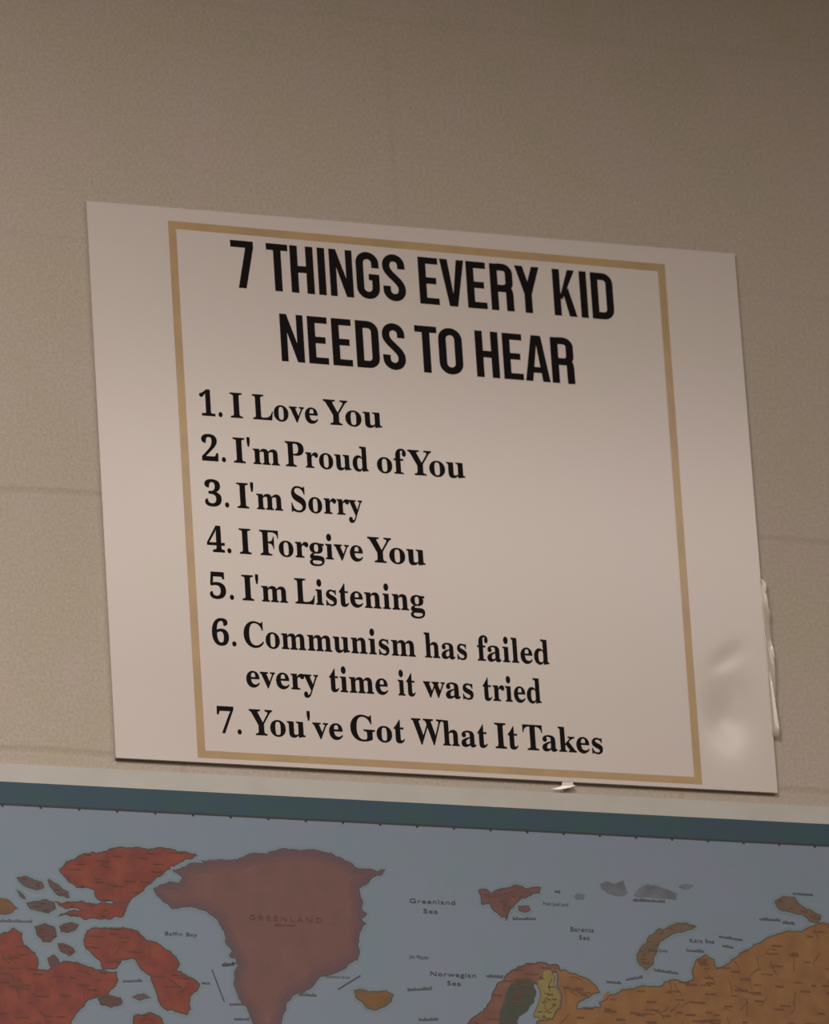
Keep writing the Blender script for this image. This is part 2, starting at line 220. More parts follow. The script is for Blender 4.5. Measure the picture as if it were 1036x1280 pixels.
GLYPHS = {"'":[188,[[[65,508,73,462,87,462],[101,462,115,462,123,508],[130,553,138,599,138,638],[138,677,138,716,109,716],[79,716,50,716,50,677],[50,638,50,599,58,553]]]],".":[219,[[[142,111,109,111,76,111],[49,84,49,51,49,18],[76,-9,109,-9,142,-9],[169,18,169,51,169,84]]]],"1":[559,[[[235,0,97,0,97,18],[97,35,97,53,124,53],[152,53,179,53,196,53],[209,58,217,67,225,76],[229,93,229,118,229,285],[229,452,229,619,204,588],[181,563,161,544,140,525],[120,515,100,515,84,515],[70,522,59,535,48,548],[42,566,42,589,62,594],[84,602,110,613,135,624],[163,641,196,666,219,683],[243,701,266,718,303,718],[341,718,378,718,378,518],[378,318,378,118,378,97],[381,81,388,70,395,59],[408,53,429,53,456,53],[483,53,510,53,510,35],[510,18,510,0,372,0]]]],"2":[559,[[[193,0,35,0,35,34],[35,69,35,103,84,153],[134,204,183,254,224,296],[256,333,278,365,300,397],[315,428,324,457,333,486],[337,518,337,553,337,591],[330,619,316,637,302,654],[283,663,259,663,225,663],[201,649,188,620,174,591],[167,547,167,490,129,490],[98,498,75,513,51,528],[39,553,39,589,39,613],[47,635,64,656,80,677],[104,693,137,706,170,718],[210,724,259,724,334,724],[391,709,430,680,469,650],[488,609,488,558,488,535],[484,512,476,490,467,468],[453,444,434,418,415,392],[388,362,355,328,322,293],[280,252,230,205,197,173],[163,142,130,110,208,110],[285,110,363,110,384,110],[401,116,416,128,431,140],[441,157,446,179,449,189],[451,200,454,210,474,210],[493,210,513,210,511,140],[510,70,508,0,350,0]]]],"3":[559,[[[278,-10,243,-10,193,-10],[152,-4,121,7,89,18],[66,33,51,52,36,70],[28,89,28,110,28,135],[37,155,54,168,71,181],[90,188,113,188,113,145],[124,113,147,92,170,71],[199,60,236,60,258,60],[278,64,297,73,316,82],[331,97,342,118,353,139],[359,169,359,207,359,245],[346,276,319,301,292,326],[254,338,204,338,183,338],[163,338,142,338,142,359],[142,379,142,400,164,400],[186,400,208,400,251,400],[283,413,304,441,325,468],[335,503,335,547,335,583],[328,611,314,632,300,653],[279,663,252,663,228,663],[210,655,198,641,185,626],[177,606,173,583,168,559],[166,534,166,508,125,508],[93,515,70,530,47,544],[36,566,36,597,36,632],[55,662,92,687,129,712],[184,724,257,724,328,724],[385,710,426,682,467,653],[488,613,488,561,488,516],[473,479,444,449,415,418],[378,396,335,381,362,376],[389,368,416,355,443,342],[466,323,485,300,504,276],[513,245,513,206,513,165],[506,131,491,104,476,76],[455,54,430,37,404,20],[375,8,343,1,311,-6]]]],"4":[559,[[[297,0,180,0,180,18],[180,35,180,53,189,53],[199,53,208,53,231,53],[250,57,266,66,282,74],[290,94,290,125,290,145],[290,166,290,186,198,186],[105,186,13,186,13,206],[13,227,13,247,108,403],[202,558,297,714,343,714],[390,714,436,714,436,560],[436,406,436,252,471,252],[505,252,540,252,540,230],[540,208,540,186,505,186],[471,186,436,186,436,166],[436,145,436,125,436,94],[444,74,460,66,476,57],[495,53,518,53,522,53],[527,53,531,53,531,35],[531,18,531,0,414,0]],[[128,326,83,252,152,252],[221,252,290,252,290,310],[290,369,290,427,290,456],[290,488,292,522,293,556],[294,588,297,619,294,611],[289,600,282,587,275,574],[267,560,259,545,250,530],[242,516,235,503,228,490],[222,481,218,475,173,401]]]],"5":[559,[[[275,-10,245,-10,195,-10],[155,-4,125,8,95,19],[73,34,60,53,47,71],[40,90,40,111,40,134],[47,152,62,163,77,174],[96,180,120,180,120,161],[124,143,131,124,138,105],[149,90,165,78,181,66],[203,60,230,60,252,60],[272,65,291,75,310,84],[325,101,336,124,347,147],[353,179,353,220,353,270],[341,307,318,332,294,356],[260,368,217,368,192,368],[171,366,154,363,137,359],[121,355,106,350,91,356],[75,362,60,368,71,483],[81,599,92,714,218,714],[344,714,470,714,472,653],[473,593,475,532,456,532],[437,532,418,532,415,543],[413,555,410,566,407,578],[403,587,397,594,391,601],[380,604,364,604,295,604],[225,604,156,604,151,542],[145,481,140,419,151,423],[167,427,188,430,209,433],[229,434,250,434,327,434],[389,416,436,381,483,345],[506,291,506,220,506,177],[498,140,483,111,467,82],[446,58,421,41,395,23],[367,10,336,2,305,-6]]]],"6":[559,[[[369,-10,293,-10,244,-10],[200,2,163,27,126,51],[97,88,76,139,55,189],[45,253,45,330,45,385],[51,437,62,485,74,532],[92,574,115,610,138,645],[168,673,204,694,240,714],[282,724,330,724,373,724],[408,719,434,709,459,698],[478,685,490,668,501,651],[507,633,507,614,507,593],[498,575,480,560,462,544],[431,536,387,536,387,556],[385,576,382,596,378,616],[371,632,362,646,353,659],[339,665,321,665,282,665],[250,642,227,597,204,551],[190,486,186,401,199,410],[217,419,240,427,262,434],[290,438,324,438,385,438],[433,420,470,384,506,347],[524,296,524,231,524,160],[505,102,466,57,426,12]],[[265,56,296,56,321,56],[342,69,357,96,372,122],[379,164,379,221,379,275],[371,315,355,340,338,365],[316,377,287,377,269,377],[250,372,230,362,209,351],[195,340,186,329,187,233],[198,163,219,121,240,78]]]],"7":[559,[[[193,0,165,0,254,202],[342,403,431,605,343,605],[256,605,168,605,133,605],[114,588,110,554,108,537],[106,521,104,504,84,504],[64,504,44,504,46,574],[47,644,49,714,208,714],[367,714,526,714,526,698],[526,681,526,665,434,443],[342,222,250,0,222,0]]]],"C":[697,[[[503,-16,382,-16,315,-16],[256,-1,205,30,153,60],[112,102,83,156,54,209],[39,271,39,340,39,409],[54,470,84,523,113,576],[154,617,207,648,259,678],[319,693,386,693,431,693],[485,680,547,655,557,650],[567,648,577,648,602,648],[617,663,624,693,633,693],[641,693,650,693,650,615],[650,537,650,459,642,459],[633,459,625,459,602,521],[571,570,531,606,490,642],[445,660,395,660,274,660],[214,552,214,337,214,136],[281,35,414,35,454,35],[494,45,533,67,572,88],[607,118,638,158,647,149],[657,141,666,132,597,33]]]],"F":[602,[[[143,0,23,0,23,9],[23,17,23,26,58,29],[81,37,93,50,105,63],[111,88,111,125,111,269],[111,414,111,558,111,594],[105,618,92,630,79,642],[55,650,21,653,21,661],[21,670,21,678,209,678],[398,678,586,678,586,611],[586,543,586,476,578,476],[570,476,562,476,555,517],[544,550,529,574,514,598],[491,615,462,626,432,637],[392,642,342,642,323,642],[308,641,298,640,287,638],[280,634,277,627,273,620],[271,609,271,593,271,518],[271,443,271,368,275,368],[279,368,283,368,327,368],[360,380,381,403,402,426],[416,463,423,516,432,516],[441,516,450,516,450,403],[450,289,450,176,441,176],[433,176,424,176,417,235],[403,276,382,299,361,322],[327,333,281,333,278,333],[274,333,271,333,271,262],[271,191,271,120,271,96],[274,77,280,64,285,50],[296,40,312,35,328,30],[351,27,382,26,382,17],[382,9,382,0,262,0]]]],"G":[756,[[[488,-15,399,-15,327,-15],[264,0,211,29,157,58],[115,100,86,153,56,206],[41,269,41,341,41,410],[56,471,86,524,115,577],[156,618,208,648,259,678],[318,693,383,693,435,693],[491,681,550,656,560,651],[569,649,577,649,588,649],[597,653,604,660,611,667],[617,678,624,693,633,693],[642,693,651,693,651,615],[651,536,651,458,642,458],[634,458,625,458,611,499],[592,534,569,564,546,594],[519,618,490,635,461,652],[430,660,398,660,277,660],[217,553,217,339,217,234],[234,155,268,101,302,46],[349,19,410,19,448,19],[474,26,489,41,503,55],[510,77,510,106,510,134],[510,162,510,190,510,221],[503,242,490,254,477,265],[450,270,410,271,410,279],[410,287,410,295,522,295],[633,295,745,295,745,287],[745,279,745,271,712,270],[691,265,680,254,669,243],[664,222,664,191,664,142],[664,92,664,43,577,4]]]],"I":[388,[[[135,0,20,0,20,9],[20,17,20,26,53,29],[77,37,91,48,105,59],[112,81,112,112,112,267],[112,421,112,576,112,607],[106,627,94,637,82,646],[57,652,20,653,20,661],[20,670,20,678,135,678],[249,678,364,678,364,670],[364,661,364,653,329,652],[305,646,292,637,278,627],[272,607,272,576,272,422],[272,269,272,115,272,94],[274,78,279,66,284,54],[293,45,307,39,320,33],[340,29,366,26,366,17],[366,9,366,0,251,0]]]],"L":[635,[[[215,0,23,0,23,9],[23,17,23,26,58,27],[81,34,93,47,105,60],[111,84,111,120,111,268],[111,416,111,564,111,597],[105,620,93,633,80,645],[57,652,24,653,24,661],[24,670,24,678,140,678],[256,678,372,678,372,670],[372,661,372,653,345,653],[325,651,310,646,295,641],[285,633,280,620,274,607],[271,589,271,564,271,417],[271,270,271,123,271,100],[273,82,276,70,279,58],[287,50,298,47,309,43],[325,41,348,41,396,41],[436,47,469,59,501,71],[528,91,551,119,573,146],[592,183,609,230,618,230],[627,230,636,230,623,153],[611,77,598,0,406,0]]]],"P":[622,[[[135,0,23,0,23,9],[23,17,23,26,58,27],[81,34,93,47,105,60],[111,84,111,120,111,268],[111,416,111,564,111,596],[105,618,93,631,80,644],[57,651,24,653,24,661],[24,670,24,678,122,678],[220,678,318,678,403,678],[464,670,500,655,534,640],[561,619,580,592,599,565],[609,532,609,494,609,437],[588,392,546,358,504,323],[442,306,360,306,330,306],[301,306,271,306,271,244],[271,182,271,120,271,84],[277,60,289,47,301,34],[325,27,360,26,360,17],[360,9,360,0,248,0]],[[271,426,271,342,281,342],[290,342,300,342,349,342],[384,353,405,376,425,399],[435,437,435,490,435,542],[427,580,410,605,393,630],[363,642,322,642,302,642],[289,638,282,631,275,624],[271,611,271,593,271,509]]]],"S":[581,[[[73,-16,64,-16,64,68],[64,151,64,235,74,235],[83,235,93,235,109,162],[133,109,166,74,199,39],[241,22,293,22,331,22],[361,33,383,54,404,75],[415,101,415,133,415,177],[388,212,335,238,304,253],[273,269,242,284,184,313],[141,343,115,376,88,409],[74,448,74,494,74,535],[83,570,100,600,117,629],[141,652,172,669,202,686],[236,694,275,694,295,694],[317,692,342,687,366,682],[392,676,420,667,425,666],[430,664,434,664,438,663],[442,662,446,662,463,662],[474,673,477,694,486,694],[496,694,505,694,505,621],[505,548,505,475,497,475],[488,475,480,475,471,512],[456,545,437,573,418,601],[395,623,370,639,344,654],[317,662,289,662,255,662],[228,653,208,635,188,617],[178,594,178,566,178,540],[187,518,204,501,221,484],[247,467,281,451,313,436],[345,421,377,406,418,387],[449,368,473,347,495,326],[512,304,521,280,530,256],[535,229,535,198,535,155],[525,118,505,86,484,54],[455,29,418,12,381,-6],[337,-15,286,-15,269,-15],[253,-14,236,-12,219,-9],[203,-5,187,1,170,7],[157,11,147,14,136,17],[129,18,126,18,115,18],[108,15,103,11,98,5],[94,-3,91,-16,82,-16]]]],"T":[630,[[[254,0,137,0,137,9],[137,17,137,26,173,26],[198,33,212,46,225,59],[232,84,232,120,232,295],[232,470,232,645,229,645],[225,645,222,645,169,645],[128,630,97,601,66,571],[48,528,43,473,34,473],[25,473,16,473,16,541],[16,610,16,678,214,678],[413,678,611,678,611,609],[611,541,611,472,603,472],[594,472,586,472,575,587],[513,645,400,645,397,645],[395,645,392,645,392,470],[392,295,392,120,392,83],[398,58,412,45,425,32],[450,26,488,26,488,17],[488,9,488,0,371,0]]]],"W":[910,[[[264,-16,254,-16,185,184],[117,385,48,585,40,608],[32,625,23,636,14,647],[-2,652,-23,653,-23,661],[-23,670,-23,678,74,678],[172,678,269,678,269,670],[269,661,269,653,248,652],[232,649,223,643,214,637],[209,626,209,611,209,597],[213,578,220,555,257,446],[295,337,332,228,371,327],[409,426,448,525,441,548],[433,571,426,594,419,617],[409,632,398,640,387,647],[368,651,341,653,341,661],[341,670,341,678,445,678],[550,678,654,678,654,670],[654,661,654,653,608,653],[585,640,585,613,585,605],[588,592,594,575,631,466],[669,356,706,247,739,348],[772,449,805,550,813,574],[817,592,817,605,817,622],[812,634,801,641,790,648],[773,652,749,653,749,661],[749,670,749,678,809,678],[869,678,929,678,929,670],[929,661,929,653,910,650],[895,641,885,627,875,613],[865,592,856,565,792,371],[728,178,664,-16,655,-16],[646,-16,637,-16,581,143],[526,301,470,460,408,301],[345,143,283,-16,273,-16]]]],"Y":[634,[[[263,0,151,0,151,9],[151,17,151,26,186,27],[209,34,221,47,233,60],[239,84,239,120,239,169],[239,217,239,266,182,369],[126,473,69,576,51,609],[35,631,21,639,14,643],[8,646,1,648,-6,650],[-13,651,-20,652,-20,661],[-20,669,-20,678,89,678],[199,678,308,678,308,669],[308,661,308,652,302,652],[297,652,291,652,273,652],[259,649,248,644,237,638],[232,630,232,620,232,611],[236,598,244,583,286,501],[328,418,370,336,412,406],[454,475,496,545,511,570],[519,591,519,607,519,637],[494,652,444,652,442,652],[441,652,439,652,439,661],[439,669,439,678,511,678],[582,678,654,678,654,669],[654,661,654,652,637,650],[622,643,609,632,596,621],[583,604,570,583,513,490],[456,396,399,303,399,242],[399,181,399,120,399,84],[405,60,417,47,429,34],[453,27,488,26,488,17],[488,9,488,0,376,0]]]],"a":[512,[[[420,-15,379,-15,329,-15],[302,7,298,52,253,9],[201,-13,142,-13,107,-13],[80,-3,60,17,40,37],[30,63,30,94,30,138],[51,174,95,203,138,231],[205,258,296,283,296,308],[296,334,296,359,296,387],[290,408,278,421,266,434],[247,440,220,440,177,440],[155,429,155,408,155,404],[160,395,169,382,178,369],[183,356,183,344,183,326],[176,312,164,301,151,289],[134,284,115,284,94,284],[78,290,67,303,55,315],[49,331,49,352,49,375],[57,396,73,415,90,433],[112,447,141,458,170,469],[203,474,241,474,312,474],[363,461,392,435,421,409],[436,368,436,313,436,240],[436,166,436,93,436,76],[437,64,439,59,441,54],[446,51,453,51,460,51],[468,55,477,62,481,55],[486,48,490,41,457,4]],[[192,50,225,50,234,50],[246,54,259,61,272,68],[285,79,296,94,296,147],[296,199,296,252,216,233],[176,191,176,125,176,75]]]],"d":[551,[[[263,-15,208,-15,173,-15],[142,-5,116,16,89,36],[67,64,52,99,37,134],[29,174,29,219,29,270],[37,315,54,354,70,392],[92,422,121,443,150,464],[182,474,217,474,264,474],[302,455,332,417,332,477],[332,537,332,597,332,618],[327,632,316,641,305,649],[287,653,262,654,262,662],[262,670,262,678,333,678],[404,678,475,678,475,489],[475,301,475,112,475,87],[478,70,484,61,489,51],[503,44,526,41,526,33],[526,24,526,16,473,16],[408,6,332,-15,332,9],[332,34,332,58,304,9]],[[226,42,255,42,270,42],[286,49,301,62,316,75],[326,92,332,113,332,195],[332,278,332,360,329,377],[321,391,307,402,293,413],[277,418,259,418,228,418],[206,403,194,372,181,341],[175,293,175,228,175,165],[181,118,193,87,205,57]]]],"e":[448,[[[310,-15,229,-15,190,-15],[156,-5,126,16,96,36],[72,65,55,102,38,139],[29,183,29,234,29,281],[38,322,56,358,74,394],[99,422,130,443,161,464],[195,474,234,474,291,474],[337,455,371,417,404,379],[421,326,421,258,421,254],[421,251,421,247,339,247],[256,247,174,247,175,124],[216,63,297,63,336,63],[371,85,402,128,409,121],[417,115,424,108,375,26]],[[173,292,173,286,215,286],[258,286,300,286,300,297],[300,309,300,320,300,362],[296,393,288,413,279,432],[263,442,240,442,195,442],[173,396,173,303,173,297]]]],"f":[318,[[[114,0,22,0,22,8],[22,16,22,24,39,25],[52,28,59,33,66,37],[71,43,74,52,77,59],[78,78,78,109,78,210],[78,311,78,412,60,412],[42,412,24,412,24,429],[24,445,24,462,42,462],[60,462,78,462,78,483],[78,505,78,526,78,579],[94,620,126,649,158,678],[202,692,259,692,301,692],[334,683,357,664,380,645],[392,622,392,595,392,574],[386,557,375,546,364,535],[350,529,334,529,316,529],[302,534,291,544,280,553],[275,566,275,582,275,595],[279,610,287,626,288,628],[290,631,292,635,293,639],[294,642,294,644,294,655],[285,660,268,660,247,660],[234,653,229,640,223,627],[220,607,220,581,220,541],[220,502,220,462,248,462],[275,462,303,462,303,445],[303,429,303,412,275,412],[248,412,220,412,220,307],[220,202,220,97,220,67],[225,47,235,38,245,29],[266,24,297,24,297,16],[297,8,297,0,205,0]]]],"g":[487,[[[300,-209,217,-209,152,-209],[104,-200,71,-181,38,-162],[21,-138,21,-111,21,-78],[48,-54,102,-38,57,-17],[35,11,35,45,35,70],[44,91,63,110,82,129],[111,147,152,164,73,193],[33,244,33,316,33,347],[42,375,59,399,76,422],[100,441,131,454,161,467],[195,474,234,474,273,474],[311,467,347,453,389,453],[430,453,472,453,472,435],[472,417,472,399,448,399],[423,399,399,399,422,370],[434,338,434,303,434,274],[426,248,411,225,396,202],[375,185,348,172,321,159],[291,153,256,153,249,153],[241,153,234,154,226,155],[218,155,211,155,194,155],[179,150,168,141,156,131],[150,119,150,106,150,84],[170,73,210,73,227,73],[244,73,261,73,314,73],[355,69,386,60,416,51],[438,38,451,19,464,0],[470,-24,470,-55,470,-103],[449,-141,406,-168,363,-195]],[[211,185,234,185,258,185],[275,196,284,217,293,238],[297,271,297,314,297,358],[293,390,284,411,275,432],[258,442,234,442,211,442],[194,432,185,411,175,390],[170,358,170,314,170,271],[175,238,185,217,194,196]],[[194,-173,239,-173,341,-173],[392,-148,392,-98,392,-81],[385,-69,371,-62,357,-54],[335,-51,305,-51,251,-51],[198,-51,144,-51,121,-66],[109,-85,109,-108,109,-125],[120,-141,141,-154,162,-167]]]],"h":[567,[[[107,0,27,0,27,8],[27,16,27,24,46,25],[60,29,67,38,74,47],[78,62,78,83,78,253],[78,424,78,594,78,615],[75,630,68,639,61,648],[48,654,28,655,28,663],[28,670,28,678,92,678],[156,678,220,678,220,584],[220,491,220,397,257,448],[305,474,362,474,449,474],[492,421,492,315,492,238],[492,160,492,83,492,62],[495,48,502,39,509,30],[522,25,541,24,541,16],[541,8,541,0,461,0],[381,0,301,0,301,8],[301,16,301,24,303,24],[306,24,308,24,336,24],[350,44,350,83,350,163],[350,243,350,323,350,350],[347,371,341,384,335,397],[322,404,302,404,271,404],[243,386,220,350,220,261],[220,172,220,83,220,62],[223,47,230,39,236,30],[249,25,268,24,268,16],[268,8,268,0,188,0]]]],"i":[295,[[[171,539,150,539,129,539],[111,546,97,561,82,575],[75,593,75,614,75,635],[82,653,97,668,111,683],[129,690,150,690,171,690],[189,683,204,668,218,653],[225,635,225,614,225,593],[218,575,203,561,188,546]],[[107,0,27,0,27,8],[27,16,27,24,47,25],[61,30,68,38,75,46],[78,61,78,83,78,180],[78,278,78,375,78,400],[75,416,70,424,64,432],[51,436,30,437,30,445],[31,454,31,462,94,462],[158,462,221,462,221,336],[221,209,221,83,221,62],[224,48,230,39,236,30],[249,25,268,24,268,16],[268,8,268,0,188,0]]]],"k":[534,[[[107,0,26,0,26,8],[26,16,26,24,47,25],[61,30,68,39,75,47],[78,62,78,83,78,253],[78,422,78,592,78,615],[75,631,70,640,65,648],[51,653,30,654,30,662],[31,670,31,678,94,678],[157,678,220,678,220,536],[220,393,220,251,259,290],[299,330,338,369,355,386],[363,401,363,414,363,429],[346,437,311,437,309,437],[308,437,306,437,306,445],[306,454,306,462,375,462],[445,462,514,462,514,454],[514,445,514,437,475,435],[440,418,409,387,383,362],[357,336,331,311,392,224],[454,138,515,51,528,33],[543,24,560,24,560,16],[560,8,560,0,478,0],[396,0,314,0,314,8],[314,16,314,24,317,24],[320,24,323,24,345,24],[356,32,356,47,356,54],[352,63,345,73,311,122],[276,170,242,219,235,213],[227,206,220,200,220,161],[220,122,220,83,220,62],[223,48,230,39,236,30],[249,25,268,24,268,16],[268,8,268,0,187,0]]]],"l":[297,[[[107,0,27,0,27,8],[27,16,27,24,47,25],[61,30,68,38,75,46],[78,61,78,83,78,253],[78,422,78,592,78,614],[75,630,70,639,65,648],[51,653,30,654,30,662],[30,670,30,678,94,678],[157,678,221,678,221,480],[221,281,221,83,221,62],[224,48,230,39,236,30],[249,25,268,24,268,16],[268,8,268,0,188,0]]]],"m":[825,[[[106,0,27,0,27,8],[27,16,27,24,46,25],[60,29,67,38,74,47],[78,62,78,83,78,181],[78,279,78,377,78,398],[75,413,68,423,61,432],[48,437,28,438,28,446],[28,454,28,462,91,462],[155,462,218,462,218,439],[218,417,218,394,256,447],[301,474,353,474,421,474],[462,446,477,389,516,446],[564,474,622,474,707,474],[750,421,750,315,750,238],[750,160,750,83,750,62],[753,48,760,39,766,30],[779,25,798,24,798,16],[798,8,798,0,719,0],[641,0,562,0,562,8],[562,16,562,24,581,25],[593,30,600,39,607,48],[610,63,610,83,610,163],[610,243,610,323,610,350],[607,371,601,384,595,397],[582,404,562,404,533,404],[506,387,483,353,483,263],[483,173,483,83,483,63],[486,48,493,39,499,30],[511,25,530,24,530,16],[530,8,530,0,452,0],[375,0,297,0,297,8],[297,16,297,24,316,25],[328,30,335,39,342,48],[345,63,345,83,345,163],[345,243,345,323,345,350],[342,370,336,384,330,397],[317,404,297,404,266,404],[239,386,218,350,218,261],[218,172,218,83,218,63],[221,48,227,40,233,31],[245,25,264,24,264,16],[264,8,264,0,185,0]]]],"n":[567,[[[107,0,27,0,27,8],[27,16,27,24,46,25],[60,29,67,38,74,47],[78,62,78,83,78,181],[78,279,78,377,78,398],[75,413,68,423,61,432],[48,437,28,438,28,446],[28,454,28,462,92,462],[156,462,220,462,220,441],[220,419,220,398,257,449],[304,474,362,474,449,474],[492,421,492,315,492,238],[492,160,492,83,492,62],[495,48,502,39,509,30],[522,25,541,24,541,16],[541,8,541,0,461,0],[381,0,301,0,301,8],[301,16,301,24,303,24],[306,24,308,24,336,24],[350,44,350,83,350,163],[350,243,350,323,350,350],[347,371,341,384,335,397],[322,404,302,404,271,404],[243,386,220,350,220,261],[220,172,220,83,220,62],[223,47,230,39,236,30],[249,25,268,24,268,16],[268,8,268,0,188,0]]]],"o":[501,[[[294,-15,251,-15,207,-15],[168,-4,135,17,101,38],[75,67,56,105,37,142],[28,183,28,229,28,276],[37,319,56,356,75,393],[101,422,135,443,168,464],[207,474,250,474,293,474],[332,464,365,443,398,422],[425,394,444,357,463,320],[472,278,472,229,472,181],[463,139,444,102,425,65],[398,37,366,16,333,-5]],[[223,17,251,17,279,17],[299,31,311,58,317,71],[321,92,324,121,326,150],[327,186,327,229,327,317],[321,375,309,403,297,431],[278,445,251,445,222,445],[202,431,191,403,180,374],[174,317,174,230,174,187],[175,151,178,122,181,93],[185,71,191,58,203,31]]]],"r":[428,[[[116,0,27,0,27,8],[27,16,27,24,47,25],[61,30,68,38,75,46],[78,61,78,83,78,180],[78,278,78,375,78,400],[75,417,69,425,63,432],[50,436,30,437,30,445],[31,454,31,462,93,462],[155,462,217,462,217,433],[217,404,217,375,234,407],[255,431,279,449,302,466],[325,474,347,474,375,474],[396,467,410,453,424,438],[431,419,431,396,431,377],[425,361,414,349,403,337],[388,331,369,331,352,331],[339,335,331,344,322,352],[315,362,308,372,301,382],[292,387,281,387,267,387],[254,378,241,360,228,341],[222,317,222,286,222,218],[222,151,222,83,222,60],[227,45,237,38,246,30],[265,25,294,24,294,16],[294,8,294,0,205,0]]]],"s":[429,[[[272,-15,225,-15,198,-15],[166,-7,129,9,123,12],[116,13,109,13,93,13],[82,4,76,-13,68,-13],[61,-13,53,-13,53,44],[53,100,53,157,62,157],[70,157,79,157,88,115],[105,82,129,58,153,34],[180,22,209,22,234,22],[253,28,266,40,279,51],[286,67,286,87,286,115],[268,138,232,156,208,168],[183,181,159,193,124,210],[98,230,81,252,64,274],[55,299,55,328,55,370],[69,405,97,433,124,461],[162,475,210,475,221,475],[233,474,247,471,261,468],[277,463,296,458,299,457],[303,457,307,456,311,455],[314,454,317,454,328,454],[337,461,343,475,350,475],[356,475,363,475,363,427],[363,378,363,330,355,330],[348,330,340,330,329,366],[314,394,293,413,272,432],[248,441,222,441,201,441],[184,436,173,426,162,415],[156,402,156,386,156,370],[161,357,172,346,182,335],[197,325,218,315,240,304],[263,293,285,282,319,265],[344,247,360,226,375,205],[383,176,383,141,383,93],[369,55,340,27,310,-1]]]],"t":[340,[[[251,-14,184,-14,144,-14],[115,-4,98,16,81,35],[72,65,72,106,72,209],[72,312,72,415,58,415],[44,415,30,415,30,425],[30,436,30,446,70,484],[104,519,131,550,158,581],[179,608,192,631,200,631],[207,631,215,631,215,575],[215,518,215,462,246,462],[278,462,309,462,309,446],[309,431,309,415,278,415],[246,415,215,415,215,317],[215,220,215,122,215,101],[218,86,223,76,228,65],[237,60,250,60,273,60],[292,77,307,111,315,107],[323,102,331,98,300,23]]]],"u":[558,[[[224,-15,195,-15,149,-15],[116,-1,97,26,78,52],[68,92,68,144,68,219],[68,294,68,369,68,392],[65,410,59,421,52,431],[38,437,17,438,17,446],[17,454,17,462,82,462],[146,462,211,462,211,345],[211,227,211,110,211,93],[216,79,225,69,234,58],[246,53,263,53,294,53],[319,68,340,98,340,188],[340,279,340,369,340,394],[336,412,329,422,322,432],[306,437,282,438,282,446],[282,454,282,462,349,462],[415,462,482,462,482,343],[482,223,482,104,482,81],[486,66,493,58,500,50],[515,45,536,44,536,36],[536,27,536,19,481,19],[416,8,340,-15,340,10],[340,35,340,60,323,37],[302,18,277,5,252,-8]]]],"v":[456,[[[221,-15,212,-15,160,113],[109,241,57,369,48,390],[40,407,33,419,26,430],[13,436,-4,437,-4,445],[-4,454,-4,462,79,462],[161,462,244,462,244,454],[244,446,244,438,240,438],[236,438,232,438,205,438],[192,429,192,411,192,407],[193,403,194,399,221,327],[248,254,275,182,300,247],[326,311,351,376,356,390],[359,400,359,405,359,427],[340,438,303,438,303,446],[303,454,303,462,353,462],[404,462,454,462,454,454],[454,447,454,439,435,435],[422,427,414,415,405,403],[396,385,387,362,337,236],[288,111,238,-15,229,-15]]]],"w":[647,[[[191,-15,182,-15,130,121],[77,258,25,394,20,407],[15,417,9,424,3,431],[-5,435,-16,437,-16,445],[-16,454,-16,462,58,462],[132,462,206,462,206,454],[206,445,206,437,193,436],[183,434,178,431,173,427],[170,420,170,411,170,406],[171,401,172,396,173,390],[175,383,178,376,201,314],[225,251,248,189,270,243],[292,296,314,350,309,365],[304,381,299,396,294,413],[288,424,282,430,277,435],[266,438,250,439,250,447],[250,454,250,462,327,462],[404,462,481,462,481,454],[481,445,481,437,454,436],[440,427,440,411,440,408],[440,405,441,401,442,396],[442,393,443,390,462,330],[481,270,500,210,523,267],[546,324,569,381,574,392],[576,402,576,410,576,419],[573,426,566,430,558,434],[547,437,530,439,530,447],[530,454,530,462,574,462],[619,462,663,462,663,454],[663,447,663,439,649,438],[639,433,633,424,626,414],[620,401,613,384,560,251],[506,118,453,-15,445,-15],[438,-15,430,-15,397,88],[365,190,332,293,291,190],[249,88,208,-15,199,-15]]]],"y":[447,[[[103,-209,78,-209,53,-209],[32,-201,15,-186,-2,-171],[-10,-150,-10,-125,-10,-108],[-4,-92,7,-79,18,-66],[34,-59,53,-59,70,-59],[84,-64,95,-73,106,-83],[111,-96,111,-113,111,-116],[111,-118,111,-121,110,-124],[110,-127,110,-130,110,-141],[116,-147,128,-147,139,-147],[153,-135,170,-110,179,-97],[186,-83,193,-66,199,-49],[204,-30,209,-7,157,120],[106,246,54,373,48,388],[42,401,37,410,31,419],[26,425,23,428,17,434],[8,437,-5,437,-6,437],[-6,437,-7,437,-7,445],[-7,454,-7,462,76,462],[158,462,241,462,241,454],[241,445,241,437,222,436],[209,434,202,431,195,428],[191,420,191,409,191,406],[192,402,193,397,194,392],[196,387,198,382,224,314],[250,245,276,177,298,238],[321,298,343,359,347,370],[350,379,352,387,353,395],[354,402,354,408,354,419],[350,427,342,431,333,435],[320,437,302,437,302,445],[302,454,302,462,350,462],[398,462,446,462,446,454],[446,445,446,437,432,437],[421,431,413,418,404,405],[395,386,386,361,338,229],[289,96,241,-36,224,-82],[208,-118,193,-143,177,-168],[160,-185,142,-195,124,-204]]]]}

